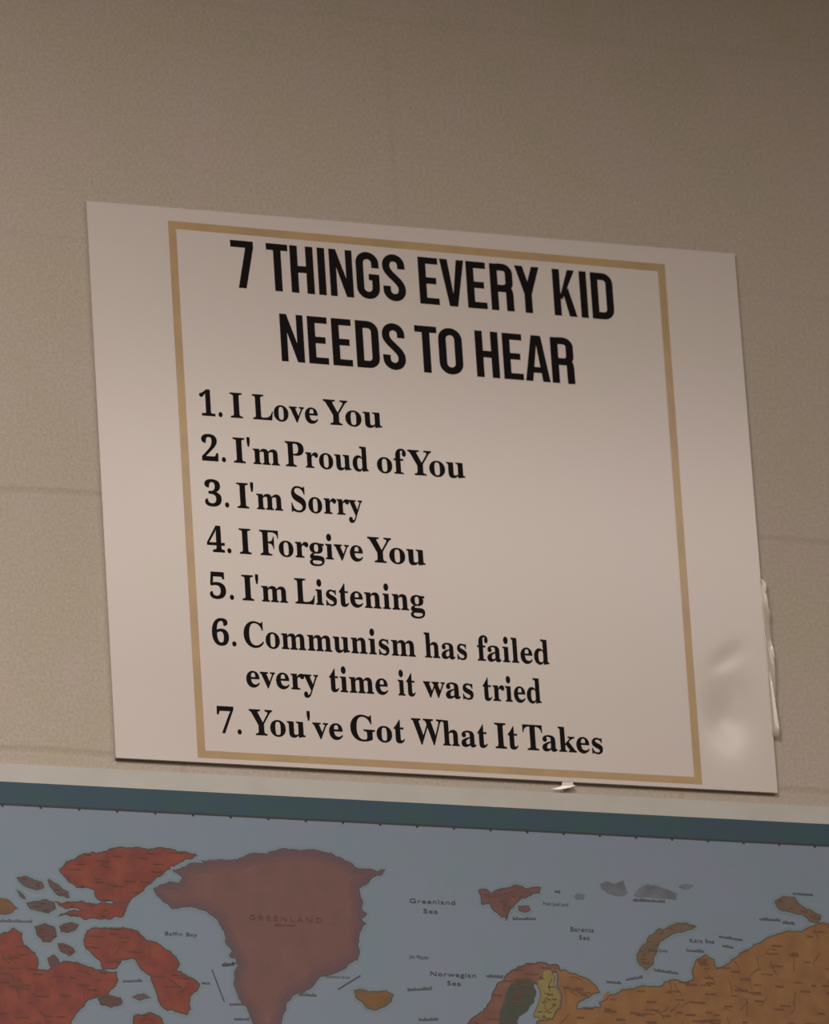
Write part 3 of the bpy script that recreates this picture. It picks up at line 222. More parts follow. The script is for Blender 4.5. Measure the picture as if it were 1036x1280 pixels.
# ------------------------------------------------------------------ the room
def wall_material():
    m = bpy.data.materials.new('painted_block_wall'); m.use_nodes = True
    nt = m.node_tree; N = nt.nodes.new; K = nt.links.new
    b = nt.nodes['Principled BSDF']
    b.inputs['Roughness'].default_value = 0.6
    b.inputs['Specular IOR Level'].default_value = 0.25
    tc = N('ShaderNodeTexCoord'); sp = N('ShaderNodeSeparateXYZ'); cb = N('ShaderNodeCombineXYZ')
    K(tc.outputs['Object'], sp.inputs[0])
    ax = N('ShaderNodeMath'); ax.operation = 'ADD'; ax.inputs[1].default_value = 0.0122 + 8.4
    az = N('ShaderNodeMath'); az.operation = 'ADD'; az.inputs[1].default_value = -(ZC - 0.0142) + 4.2
    K(sp.outputs['X'], ax.inputs[0]); K(sp.outputs['Z'], az.inputs[0])
    K(ax.outputs[0], cb.inputs['X']); K(az.outputs[0], cb.inputs['Y'])
    # a little waviness so the joints are not ruler-straight
    wv = N('ShaderNodeTexNoise'); wv.inputs['Scale'].default_value = 22; K(tc.outputs['Object'], wv.inputs['Vector'])
    ws = N('ShaderNodeVectorMath'); ws.operation = 'SCALE'; ws.inputs['Scale'].default_value = 0.005
    wc = N('ShaderNodeVectorMath'); wc.operation = 'SUBTRACT'; wc.inputs[1].default_value = (0.5, 0.5, 0.5)
    K(wv.outputs['Color'], wc.inputs[0]); K(wc.outputs[0], ws.inputs[0])
    wa = N('ShaderNodeVectorMath'); wa.operation = 'ADD'; K(cb.outputs[0], wa.inputs[0]); K(ws.outputs[0], wa.inputs[1])
    br = N('ShaderNodeTexBrick')
    br.offset = 0.5; br.offset_frequency = 2; br.squash = 1.0
    br.inputs['Scale'].default_value = 1.0
    br.inputs['Brick Width'].default_value = 0.42
    br.inputs['Row Height'].default_value = 0.21
    br.inputs['Mortar Size'].default_value = 0.0042
    br.inputs['Mortar Smooth'].default_value = 0.8
    br.inputs['Color1'].default_value = (1, 1, 1, 1); br.inputs['Color2'].default_value = (1, 1, 1, 1)
    br.inputs['Mortar'].default_value = (0, 0, 0, 1)
    K(wa.outputs[0], br.inputs['Vector'])
    n1 = N('ShaderNodeTexNoise'); n1.inputs['Scale'].default_value = 380; n1.inputs['Detail'].default_value = 5; n1.inputs['Roughness'].default_value = 0.7
    n2 = N('ShaderNodeTexNoise'); n2.inputs['Scale'].default_value = 14; n2.inputs['Detail'].default_value = 3
    K(tc.outputs['Object'], n1.inputs['Vector']); K(tc.outputs['Object'], n2.inputs['Vector'])
    r1 = N('ShaderNodeValToRGB')
    r1.color_ramp.elements[0].position = 0.36; r1.color_ramp.elements[0].color = WALL_A
    r1.color_ramp.elements[1].position = 0.64; r1.color_ramp.elements[1].color = WALL_B
    K(n1.outputs['Fac'], r1.inputs['Fac'])
    r2 = N('ShaderNodeValToRGB')
    r2.color_ramp.elements[0].position = 0.35; r2.color_ramp.elements[0].color = (1.0, 0.985, 1.0, 1)
    r2.color_ramp.elements[1].position = 0.65; r2.color_ramp.elements[1].color = (0.965, 0.975, 0.90, 1)
    K(n2.outputs['Fac'], r2.inputs['Fac'])
    mx = N('ShaderNodeMix'); mx.data_type = 'RGBA'; mx.blend_type = 'MULTIPLY'; mx.inputs[0].default_value = 1.0
    K(r1.outputs['Color'], mx.inputs[6]); K(r2.outputs['Color'], mx.inputs[7])
    # joints: a faint darker tint
    mj = N('ShaderNodeMix'); mj.data_type = 'RGBA'; mj.blend_type = 'MULTIPLY'
    mj.inputs[7].default_value = (0.80, 0.78, 0.76, 1)
    jf = N('ShaderNodeMath'); jf.operation = 'MULTIPLY'; jf.inputs[1].default_value = 0.4
    # upper courses are painted nearly flush: joints fade out above the poster's middle
    jz = N('ShaderNodeMapRange'); jz.inputs['From Min'].default_value = ZC + 0.05; jz.inputs['From Max'].default_value = ZC + 0.16
    jz.inputs['To Min'].default_value = 1.0; jz.inputs['To Max'].default_value = 0.32
    K(sp.outputs['Z'], jz.inputs['Value'])
    jm = N('ShaderNodeMath'); jm.operation = 'MULTIPLY'; K(br.outputs['Fac'], jm.inputs[0]); K(jz.outputs[0], jm.inputs[1])
    K(jm.outputs[0], jf.inputs[0]); K(jf.outputs[0], mj.inputs[0]); K(mx.outputs[2], mj.inputs[6])
    K(mj.outputs[2], b.inputs['Base Color'])
    h = N('ShaderNodeMath'); h.operation = 'MULTIPLY_ADD'; h.inputs[1].default_value = -1.6
    K(jm.outputs[0], h.inputs[0]); K(n1.outputs['Fac'], h.inputs[2])
    bp = N('ShaderNodeBump'); bp.inputs['Strength'].default_value = 0.22; bp.inputs['Distance'].default_value = 0.0015
    K(h.outputs[0], bp.inputs['Height']); K(bp.outputs[0], b.inputs['Normal'])
    return m

WALL_A = (0.495, 0.44, 0.395, 1); WALL_B = (0.60, 0.545, 0.492, 1)
M_wall = wall_material()
M_ceil = mat('ceiling_paint', (0.62, 0.56, 0.48, 1), 0.9)
M_floor = mat('floor_tile', (0.33, 0.27, 0.20, 1), 0.5, (0.28, 0.23, 0.17, 1), 8)
RX0, RX1, RY0 = -4.5, 3.6, -8.0
def structure(name, *b, m):
    o = link(name, box_mesh(name, *b), m); o['kind'] = 'structure'; return o
structure('wall_back', RX0, RX1, 0.0, 0.15, 0.0, H_CEIL, m=M_wall)
structure('wall_left', RX0 - 0.15, RX0, RY0, 0.15, 0.0, H_CEIL, m=M_wall)
structure('wall_right', RX1, RX1 + 0.15, RY0, 0.15, 0.0, H_CEIL, m=M_wall)
structure('wall_front', RX0 - 0.15, RX1 + 0.15, RY0 - 0.15, RY0, 0.0, H_CEIL, m=M_wall)
structure('floor', RX0 - 0.15, RX1 + 0.15, RY0 - 0.15, 0.15, -0.1, 0.0, m=M_floor)
structure('ceiling', RX0 - 0.15, RX1 + 0.15, RY0 - 0.15, 0.15, H_CEIL, H_CEIL + 0.1, m=M_ceil)

# ------------------------------------------------------------------ the wall map
M_map_paper = mat('map_margin_paper', (0.595, 0.595, 0.585, 1), 0.5, (0.55, 0.565, 0.54, 1), 35)
M_sea = mat('printed_sea', (0.228, 0.315, 0.405, 1), 0.6, (0.25, 0.307, 0.42, 1), 18, spec=0.35)
M_teal = mat('printed_teal', (0.052, 0.098, 0.155, 1), 0.6, (0.048, 0.112, 0.118, 1), 22, spec=0.35)
M_teal_dk = mat('printed_neatline', (0.055, 0.068, 0.08, 1), 0.6, spec=0.3)
LC = {  # interior, mottling, coast
    'red': ((0.325, 0.092, 0.068), (0.225, 0.066, 0.062), (0.12, 0.09, 0.10)),
    'redbrown': ((0.17, 0.09, 0.088), (0.14, 0.095, 0.10), (0.11, 0.10, 0.115)),
    'brown': ((0.15, 0.12, 0.125), (0.125, 0.11, 0.125), (0.11, 0.11, 0.13)),
    'purple': ((0.17, 0.13, 0.17), (0.15, 0.12, 0.15), (0.13, 0.12, 0.15)),
    'orange': ((0.24, 0.13, 0.085), (0.17, 0.11, 0.085), (0.12, 0.10, 0.10)),
    'greenland': ((0.245, 0.134, 0.142), (0.20, 0.117, 0.128), (0.14, 0.113, 0.148)),
    'iceland': ((0.27, 0.15, 0.07), (0.20, 0.13, 0.075), (0.13, 0.13, 0.12)),
    'svalbard': ((0.235, 0.125, 0.127), (0.175, 0.10, 0.105), (0.125, 0.105, 0.135)),
    'grey': ((0.21, 0.25, 0.315), (0.145, 0.175, 0.22), (0.20, 0.24, 0.31)),
    'norway': ((0.28, 0.15, 0.117), (0.22, 0.112, 0.10), (0.13, 0.095, 0.09)),
    'green': ((0.080, 0.103, 0.095), (0.092, 0.115, 0.095), (0.12, 0.115, 0.085)),
    'yellow': ((0.36, 0.31, 0.125), (0.30, 0.26, 0.11), (0.22, 0.19, 0.10)),
    'russia': ((0.37, 0.203, 0.09), (0.30, 0.157, 0.075), (0.155, 0.12, 0.09)),
    'tan': ((0.25, 0.17, 0.11), (0.17, 0.13, 0.11), (0.15, 0.135, 0.13)),
}
MAP_Y = -0.002
wall_map = empty('wall_map', (0, MAP_Y, ZC), 'large world map with teal border and cream margin below the printed poster', 'map')
MX0, MX1, MT, MB = -930.0, 960.0, -236.4, -1420.0
link('map_sheet', box_mesh('map_sheet', MX0 / 1000, MX1 / 1000, 0, 0.0016, MB / 1000, MT / 1000), M_map_paper, wall_map)
BT = -250.8; MG = 15.0; BW = 18.6     # border top, margin, band width
def frame(x0, x1, z0, z1, w):
    P = Print()
    P.quad([(x0, z1 - w), (x1, z1 - w), (x1, z1), (x0, z1)])
    P.quad([(x0, z0), (x1, z0), (x1, z0 + w), (x0, z0 + w)])
    P.quad([(x0, z0 + w), (x0 + w, z0 + w), (x0 + w, z1 - w), (x0, z1 - w)])
    P.quad([(x1 - w, z0 + w), (x1, z0 + w), (x1, z1 - w), (x1 - w, z1 - w)])
    return P
P = Print(); P.quad([(MX0 + MG, MB + MG), (MX1 - MG, MB + MG), (MX1 - MG, BT), (MX0 + MG, BT)])
P.build('sea_print', M_sea, wall_map, (0, -0.00003, 0))
frame(MX0 + MG, MX1 - MG, MB + MG, BT, BW).build('border_band', M_teal, wall_map, (0, -0.00006, 0))
P = frame(MX0 + MG + BW - 1.5, MX1 - MG - BW + 1.5, MB + MG + BW - 1.5, BT - BW + 1.5, 1.8)
xx = MX0 + 60
while xx < MX1 - 60:                   # degree ticks along the neatline
    P.quad([(xx, BT - BW - 1.6), (xx + 2.0, BT - BW - 1.6), (xx + 2.0, BT - BW), (xx, BT - BW)])
    xx += 31.0
P.build('neatline', M_teal_dk, wall_map, (0, -0.00009, 0))

rng = random.Random(7)
def ragged(pts, amp=0.16, levels=3, minlen=2.0):
    for lv in range(levels):
        out = []
        for i, a in enumerate(pts):
            b = pts[(i + 1) % len(pts)]
            out.append(a)
            l = math.hypot(b[0] - a[0], b[1] - a[1])
            if l > minlen:
                k = rng.uniform(-amp, amp) * min(l, 14)
                out.append(((a[0] + b[0]) / 2 - (b[1] - a[1]) / l * k, (a[1] + b[1]) / 2 + (b[0] - a[0]) / l * k))
        pts = out
    return pts
def area(p): return sum(p[i][0] * p[(i + 1) % len(p)][1] - p[(i + 1) % len(p)][0] * p[i][1] for i in range(len(p))) / 2
def grow(pts, d):
    """Offset a closed outline outward by d (inward when negative)."""
    if area(pts) < 0: pts = pts[::-1]
    n = len(pts); out = []
    for i in range(n):
        a, b, c = pts[i - 1], pts[i], pts[(i + 1) % n]
        t = (c[0] - a[0], c[1] - a[1]); l = math.hypot(*t) or 1
        out.append((b[0] + t[1] / l * d, b[1] - t[0] / l * d))
    return out
INKS = 0.88
def ink(c): return (c[0] * INKS, c[1] * INKS, c[2] * INKS, 1)
M_land = {k: (mat('printed_land_' + k, ink(v[0]), 0.6, ink(v[1]), 70, spec=0.35), mat('printed_coast_' + k, ink(v[2]), 0.6, spec=0.35)) for k, v in LC.items()}
M_shelf = mat('printed_shallow_sea', (0.205, 0.295, 0.335, 1), 0.6, (0.225, 0.305, 0.37, 1), 30, spec=0.35)
shelf = Print()
rings = []
for k, pts in LAND:
    lv = 2 if k in ('green', 'yellow') else (1 if k in ('norway',) else 0)
    small = abs(area(pts)) < 400
    rg = ragged(pts, 0.13 if not small else 0.09)
    rings.append((k, lv, rg))
    if k != 'grey' and lv == 0: shelf.poly([grow(rg, 2.6)], 0.000003 * len(rings))
shelf.build('shallow_sea_print', M_shelf, wall_map, (0, -0.00006, 0))
M_inland = mat('printed_greenland_ice', (0.22, 0.118, 0.118, 1), 0.6, (0.19, 0.108, 0.105, 1), 50, spec=0.35)
M_mid = mat('printed_greenland_slope', (0.19, 0.105, 0.118, 1), 0.6, (0.17, 0.105, 0.115, 1), 55, spec=0.35)
M_land['greenland'] = (mat('printed_greenland_shore', (0.16, 0.098, 0.118, 1), 0.6, (0.142, 0.10, 0.118, 1), 60, spec=0.35), M_land['greenland'][1])
for n_, (k, lv, rg) in enumerate(rings):
    name = 'island' if abs(area(rg)) < 2500 else 'landmass'
    y = -0.0001 - 0.000008 * n_
    P = Print(); P.poly([grow(rg, 0.35)]); o = P.build(name, M_land[k][1], wall_map, (0, y, 0))
    P = Print(); P.poly([grow(rg, -0.75 if abs(area(rg)) > 300 else -0.45)]); P.build('land_colour', M_land[k][0], o, (0, -0.000004, 0))
    if k == 'greenland':
        raw = [p for q_, p in LAND if q_ == k][0]
        def gap(p):                    # distance of a point from the coast
            best = 1e9
            for i in range(len(raw)):
                a, c = raw[i - 1], raw[i]
                dx, dy = c[0] - a[0], c[1] - a[1]; t = max(0, min(1, ((p[0] - a[0]) * dx + (p[1] - a[1]) * dy) / (dx * dx + dy * dy)))
                best = min(best, math.hypot(p[0] - a[0] - t * dx, p[1] - a[1] - t * dy))
            return best
        for d_, m_, z_ in ((5.0, M_mid, 0.000008), (9.0, M_inland, 0.000012)):
            src = [p for p in grow(ragged(raw, 0.0, 2), -d_) if inside(p, raw) and gap(p) > d_ * 0.8]
            P = Print(); P.poly([ragged(src, 0.15, 2)]); P.build('ice_sheet', m_, o, (0, -z_, 0))
M_ink = mat('map_ink', (0.075, 0.075, 0.085, 1), 0.5)
M_ink_lt = mat('map_ink_worn', (0.12, 0.125, 0.14, 1), 0.6, spec=0.3)
M_ink2 = mat('map_ink_brown', (0.15, 0.068, 0.04, 1), 0.5)
# tiny town names and rivers scattered over the lands: too small to read in the photograph
P = Print()
for k, lv, rg in rings:
    if k not in ('red', 'russia', 'norway', 'yellow', 'green', 'redbrown', 'svalbard', 'tan', 'brown') or abs(area(rg)) < 70: continue
    xs = [p[0] for p in rg]; ys = [p[1] for p in rg]
    x0, x1, y0, y1 = max(min(xs), -520), min(max(xs), 520), max(min(ys), -560), max(ys)
    for _ in range(int((x1 - x0) * (y1 - y0) / (95 if abs(area(rg)) > 900 else 30))):
        q = (rng.uniform(x0, x1), rng.uniform(y0, y1))
        l = rng.uniform(4, 11) if abs(area(rg)) > 900 else rng.uniform(2, 5)
        if not (inside(q, rg) and inside((q[0] + l, q[1]), rg)): continue
        if rng.random() < 0.75:
            h = rng.uniform(1.0, 1.9); x = q[0]
            while x < q[0] + l:
                w = rng.uniform(0.7, 1.6)
                P.quad([(x, q[1]), (x + w, q[1]), (x + w, q[1] + h), (x, q[1] + h)], len(P.f) % 40 * 2e-6); x += w + rng.uniform(0.2, 0.5)
        else:
            pts = [q]; a = rng.uniform(0, 6.28)
            for s in range(6):
                a += rng.uniform(-0.6, 0.6); pts.append((pts[-1][0] + 2 * math.cos(a), pts[-1][1] + 2 * math.sin(a)))
            if all(inside(t, rg) for t in pts): P.stroke(pts, 0.55, len(P.f) % 40 * 2e-6)
P.build('town_names', M_ink2, wall_map, (0, -0.00044, 0))['kind'] = 'stuff'
GREENLAND = [p for k, p in LAND if k == 'greenland'][0]
for a, b in RULES:
    P = Print()
    if abs(b[1] - a[1]) > 2.0 and abs(b[1] - a[1]) > 0.3 * abs(b[0] - a[0]):
        P.stroke([a, b], 0.85); P.build('pointer_line', M_ink, wall_map, (0, -0.00046, 0))
    else:                              # a name too small to read
        x = a[0]
        while x < b[0]:
            w = rng.uniform(0.8, 1.7); h = rng.choice((1.3, 1.5, 2.2)); y = a[1] + (b[1] - a[1]) * (x - a[0]) / (b[0] - a[0])
            P.quad([(x, y - 0.8), (x + w, y - 0.8), (x + w, y - 0.8 + h), (x, y - 0.8 + h)]); x += w + rng.uniform(0.25, 0.6)
        P.build('place_name', M_ink2 if inside(a, GREENLAND) and inside(b, GREENLAND) else M_ink_lt, wall_map, (0, -0.00054, 0))

def sans(body, cx, cy, width, cap, m, parent, y, name, track=1.0):
    """Place name in the plain built-in face, fitted to its printed width and height (mm)."""
    cu = bpy.data.curves.new('lettering', 'FONT'); cu.body = body; cu.space_character = track; cu.resolution_u = 3
    t = bpy.data.objects.new('lettering', cu); COL.objects.link(t)
    bpy.context.view_layer.update()
    me = bpy.data.meshes.new_from_object(t.evaluated_get(bpy.context.evaluated_depsgraph_get()))
    bpy.data.objects.remove(t)
    xs = [v.co.x for v in me.vertices]; x0, x1 = min(xs), max(xs)
    for v in me.vertices:
        v.co = Vector(((cx + ((v.co.x - x0) / (x1 - x0) - 0.5) * width) / 1000, 0, (cy + (v.co.y / 0.7 - 0.5) * cap) / 1000))
    me.materials.clear()
    o = link(name, me, m, parent); o.location = (0, y, 0)
    return o
for t, cx, cy, w, cap in SEA_NAMES:
    sans(t, cx, cy, w, cap, M_ink2 if t == 'GREENLAND' else M_ink, wall_map, -0.00056, 'place_name', 1.5 if t == 'GREENLAND' else 1.1)

# ------------------------------------------------------------------ the poster
PW, PH = 558.8, 455.2
M_paper = mat('laminated_paper', (0.715, 0.645, 0.65, 1), 0.5, (0.705, 0.668, 0.64, 1), 9, coat=0.75, coat_rough=0.2)
M_gold = mat('printed_gold', (0.53, 0.375, 0.185, 1), 0.45, (0.455, 0.33, 0.185, 1), 40, coat=0.5, coat_rough=0.2, spec=0.3)
M_black = mat('printed_black', (0.009, 0.007, 0.008, 1), 0.7, spec=0.12)
M_film = mat('clear_laminate_film', (0.74, 0.68, 0.60, 1), 0.25, coat=1.0, coat_rough=0.08, alpha=0.45)
M_glint = mat('film_glint_white', (0.93, 0.88, 0.82, 1), 0.3, coat=1.0, coat_rough=0.1)  # opaque near-white: glare on clear film and tape put into the colour
poster = empty('poster', (0, YP, ZC), 'cream laminated poster with gold border listing 7 things every kid needs to hear', 'poster')

def dent(u, v):
    """Ripples pressed into the laminate near the lower right corner, in mm towards the room."""
    d = 0.0
    for cu, cv, ru, rv, a, ang in DENTS:
        x, y = u - cu, v - cv
        c, s = math.cos(ang), math.sin(ang)
        x, y = (x * c + y * s) / ru, (-x * s + y * c) / rv
        r2 = x * x + y * y
        if r2 < 9: d += a * math.exp(-r2 * 1.2)
    return d
DENTS = [(241, -166, 19, 27, -2.0, -0.1), (243, -119, 8, 17, -0.5, -0.9)]
def sheet_mesh():
    us = [-PW / 2, -PW / 4, 0, 80, 90] + [100 + i * 2.0 for i in range(0, 85)] + [269.6, 272, 275, PW / 2]
    vs = [PH / 2, 120, 0, -60] + [-70 - i * 2.0 for i in range(0, 76)] + [-PH / 2]
    V = []; F = []
    nu, nv = len(us), len(vs)
    for y in vs:
        for x in us: V.append((x / 1000, -dent(x, y) / 1000, y / 1000))
    for j in range(nv - 1):
        for i in range(nu - 1):
            a = j * nu + i; F.append((a + nu, a + nu + 1, a + 1, a))
    n = len(V)
    ring = [i for i in range(nu)] + [j * nu + nu - 1 for j in range(1, nv)] + [(nv - 1) * nu + i for i in range(nu - 2, -1, -1)] + [j * nu for j in range(nv - 2, 0, -1)]
    m = len(ring)
    for i in ring: V.append((V[i][0], V[i][1], V[i][2]))
    for i in ring: V.append((V[i][0], 0.0024, V[i][2]))
    for k in range(m): F.append((n + k, n + (k + 1) % m, n + m + (k + 1) % m, n + m + k))
    F.append(tuple(n + m + k for k in range(m))[::-1])
    me = from_pydata('sheet', V, F)
    for p in me.polygons: p.use_smooth = len(p.vertices) == 4 and abs(p.normal.y) > 0.5
    return me
link('sheet', sheet_mesh(), M_paper, poster)
for u in (-240, 240):                 # foam squares that hold the sheet off the wall
    for v in (-190, 190):
        link('mounting_pad', box_mesh('mounting_pad', (u - 12) / 1000, (u + 12) / 1000, 0.0024, -YP, (v - 12) / 1000, (v + 12) / 1000), M_paper, poster)
INK = -0.00004
# gold border: the print sits a touch askew on the cut sheet, as photographed
GO = [(-211.9, 216.6), (216.2, 213.4), (214.0, -224.2), (-212.2, -224.1)]
GW = 6.6
GI = [(GO[0][0] + GW, GO[0][1] - GW), (GO[1][0] - GW, GO[1][1] - GW), (GO[2][0] - GW, GO[2][1] + GW - 0.6), (GO[3][0] + GW, GO[3][1] + GW - 0.6)]
P = Print()
for i in range(4):
    j = (i + 1) % 4
    P.quad([GO[i], GI[i], GI[j], GO[j]])
P.build('gold_border', M_gold, poster, (0, INK / 2, 0))

# --- heading letters: condensed heavy sans, cap height 1, drawn as strokes and wedges
ST = 0.155
def arc(cx, cy, rx, ry, a0, a1, n=10):
    return [(cx + rx * math.cos(math.radians(a0 + (a1 - a0) * i / n)), cy + ry * math.sin(math.radians(a0 + (a1 - a0) * i / n))) for i in range(n + 1)]
def cap_glyph(c):
    s = ST; h = s / 2; strokes = []; polys = []
    def rect(x0, y0, x1, y1): polys.append([(x0, y0), (x1, y0), (x1, y1), (x0, y1)])
    if c == 'I': rect(0, 0, s, 1); w = s
    elif c == 'T':
        w = 0.44; rect(0, 1 - 0.14, w, 1); rect(w / 2 - h, 0, w / 2 + h, 0.87)
    elif c == 'H':
        w = 0.475; rect(0, 0, s, 1); rect(w - s, 0, w, 1); rect(s - .01, 0.43, w - s + .01, 0.575)
    elif c == 'E':
        w = 0.405; rect(0, 0, s, 1); rect(s - .01, 0, w, 0.14); rect(s - .01, 0.86, w, 1); rect(s - .01, 0.435, w - 0.045, 0.575)
    elif c == 'N':
        w = 0.475; rect(0, 0, 0.14, 1); rect(w - 0.14, 0, w, 1)
        polys.append([(0.02, 1), (0.14, 1), (w - 0.01, 0), (w - 0.145, 0)])
    elif c == 'K':
        w = 0.49; rect(0, 0, s, 1)
        polys.append([(s - .02, 0.40), (s + .03, 0.34), (w - 0.01, 1), (w - 0.165, 1)])
        polys.append([(s + 0.06, 0.47), (w - 0.165, 0), (w, 0), (s + 0.165, 0.62)])
    elif c == 'V':
        w = 0.50; polys += [[(0, 1), (w / 2 - 0.085, 0), (w / 2 + 0.02, 0), (w / 2 + 0.015, 0.20), (0.16, 1)], [(w - 0.155, 1), (w / 2 - 0.01, 0.15), (w / 2 - 0.02, 0), (w / 2 + 0.085, 0), (w, 1)]]
    elif c == 'Y':
        w = 0.51; rect(w / 2 - h, 0, w / 2 + h, 0.42)
        polys += [[(0, 1), (w / 2 - h, 0.40), (w / 2 + h, 0.40), (0.165, 1)], [(w - 0.16, 1), (w / 2 - h, 0.40), (w / 2 + h, 0.40), (w, 1)]]
    elif c == 'A':
        w = 0.51; polys += [[(0, 0), (0.15, 0), (w / 2 + 0.01, 0.86), (w / 2 + 0.01, 1), (w / 2 - 0.10, 1)], [(w - 0.155, 0), (w, 0), (w / 2 + 0.10, 1), (w / 2 - 0.01, 1), (w / 2 - 0.01, 0.86)]]
        rect(0.13, 0.185, w - 0.13, 0.315)
    elif c == '7':
        w = 0.465; rect(0, 0.855, w, 1); polys.append([(0.125, 0), (0.285, 0), (w, 0.87), (w, 0.90), (w - 0.155, 0.90)])
    elif c == 'O':
        w = 0.475; r = w / 2 - h
        strokes.append(arc(w / 2, 1 - r - h, r, r, 0, 180) + arc(w / 2, r + h, r, r, 180, 360) + [(w - h, 0.5), (w - h, 1 - r - h + 0.03)])
    elif c == 'D':
        w = 0.475; r = 0.145
        rect(0, 0, s, 1)
        strokes.append([(s - .01, 1 - h)] + arc(w - h - r, 1 - h - r, r, r, 90, 0) + arc(w - h - r, h + r, r, r, 0, -90) + [(s - .01, h)])
    elif c == 'G':
        w = 0.475; r = w / 2 - h
        strokes.append([(w - h, 0.665)] + arc(w / 2, 1 - r - h, r, r, 0, 180) + arc(w / 2, r + h, r, r, 180, 360) + [(w - h, 0.53)])
        rect(0.255, 0.40, w, 0.535)
    elif c == 'S':
        w = 0.465; r = w / 2 - h
        mid = []
        p0, p1, p2, p3 = (h, 0.74), (h, 0.56), (w - h, 0.45), (w - h, 0.26)
        for i in range(1, 16):
            t = i / 16; a = (1 - t) ** 3; b = 3 * t * (1 - t) ** 2; cc = 3 * t * t * (1 - t); d = t ** 3
            mid.append((a * p0[0] + b * p1[0] + cc * p2[0] + d * p3[0], a * p0[1] + b * p1[1] + cc * p2[1] + d * p3[1]))
        strokes.append([(w - h, 0.69)] + arc(w / 2, 1 - r - h, r, r, 0, 180) + mid + arc(w / 2, r + h, r, r, 0, -180) + [(h, 0.32)])
    elif c == 'R':
        w = 0.48; r = 0.13; rect(0, 0, s, 1)
        strokes.append([(s - .01, 1 - 0.07)] + arc(w - h - r - .01, 1 - 0.07 - r, r, r, 90, 0) + arc(w - h - r - .01, 0.475 + r, r, r, 0, -90) + [(s - .01, 0.475)])
        strokes.append([(w - h - .06, 0.47), (w - h - 0.02, 0.43), (w - h - 0.01, 0.36), (w - h - 0.01, 0.12), (w - h - 0.005, 0.0)])
    return w, strokes, polys
def heading_line(words, base, top, name):
    """words: (text, left, right) in mm; base / top: (u0, v0, u1, v1) lines the letters stand on and reach."""
    P = Print()
    def line(l, u): return l[1] + (l[3] - l[1]) * (u - l[0]) / (l[2] - l[0])
    for t, ul, ur in words:
        x = 0.0; lay = []
        for i, c in enumerate(t):
            w, s, p = cap_glyph(c)
            if i: x += 0.085 - (0.045 if c in 'VYA' or t[i - 1] in 'VYAT' else 0) - (0.015 if c in 'OGS' or t[i - 1] in 'OGSD' else 0)
            lay.append((x, s, p)); x += w
        k = (ur - ul) / x
        def pos(q, ox):
            u = ul + (q[0] + ox) * k; b = line(base, u); return (u, b + q[1] * (line(top, u) - b))
        hh = top[1] - base[1]
        for ox, ss, pp in lay:
            pieces = [[pos(z, ox) for z in q] for q in pp]
            for q in ss:
                # stroke outline worked out in glyph units so that it scales with the letter
                n = len(q); A = []; B = []
                for i, z in enumerate(q):
                    a = q[max(0, i - 1)]; c = q[min(n - 1, i + 1)]
                    tx, ty = c[0] - a[0], c[1] - a[1]; l = math.hypot(tx, ty) or 1
                    A.append((z[0] - ty / l * ST / 2, z[1] + tx / l * ST / 2)); B.append((z[0] + ty / l * ST / 2, z[1] - tx / l * ST / 2))
                for i in range(n - 1):
                    qq = [pos(z, ox) for z in (B[i], B[i + 1], A[i + 1], A[i])]
                    pieces.append(qq)
            P.union(pieces)
    return P.build(name, M_black, poster, (0, INK, 0))
heading_line([('7', -160.3, -141.0), ('THINGS', -130.2, -12.2), ('EVERY', -0.6, 104.4), ('KID', 115.8, 168.4)],
             (-155, 164.7, 150, 161.9), (-160, 204.6, 116, 201.9), 'heading_line')
heading_line([('NEEDS', -122.3, -16.2), ('TO', -7.4, 33.1), ('HEAR', 44.4, 129.9)],
             (-122, 105.9, 130, 104.5), (-122, 145.7, 45, 144.1), 'heading_line')

# --- list lettering: bold oldstyle serif; outlines in thousandths of an em
def flat_loop(sp, n=7):
    pts = []
    for i, a in enumerate(sp):
        b = sp[(i + 1) % len(sp)]
        p0, p1, p2, p3 = (a[2], a[3]), (a[4], a[5]), (b[0], b[1]), (b[2], b[3])
        straight = abs((p1[0] - p0[0]) * (p3[1] - p0[1]) - (p1[1] - p0[1]) * (p3[0] - p0[0])) < 60 and abs((p2[0] - p0[0]) * (p3[1] - p0[1]) - (p2[1] - p0[1]) * (p3[0] - p0[0])) < 60
        if straight: pts.append(p0); continue
        for j in range(n):
            t = j / n; k0 = (1 - t) ** 3; k1 = 3 * t * (1 - t) ** 2; k2 = 3 * t * t * (1 - t); k3 = t ** 3
            pts.append((k0 * p0[0] + k1 * p1[0] + k2 * p2[0] + k3 * p3[0], k0 * p0[1] + k1 * p1[1] + k2 * p2[1] + k3 * p3[1]))
    out = []
    for p in pts:
        if not out or abs(p[0] - out[-1][0]) + abs(p[1] - out[-1][1]) > 0.5: out.append(p)
    if len(out) > 1 and abs(out[0][0] - out[-1][0]) + abs(out[0][1] - out[-1][1]) <= 0.5: out.pop()
    return out
def embolden(loops, d):
    """Move every outline outwards from the ink (holes shrink): d[0] sideways, d[1] up and down."""
    def push(l, sg):
        g = grow(l, 1.0); l = l if area(l) >= 0 else l[::-1]
        return [(p[0] + (q[0] - p[0]) * sg * d[0], p[1] + (q[1] - p[1]) * sg * d[1]) for p, q in zip(l, g)]
    res = []
    for k, l in enumerate(loops):
        depth = sum(inside(l[0], m) for q, m in enumerate(loops) if q != k)
        res.append(push(l, 1 if depth % 2 == 0 else -1))
    return res
GL = {}
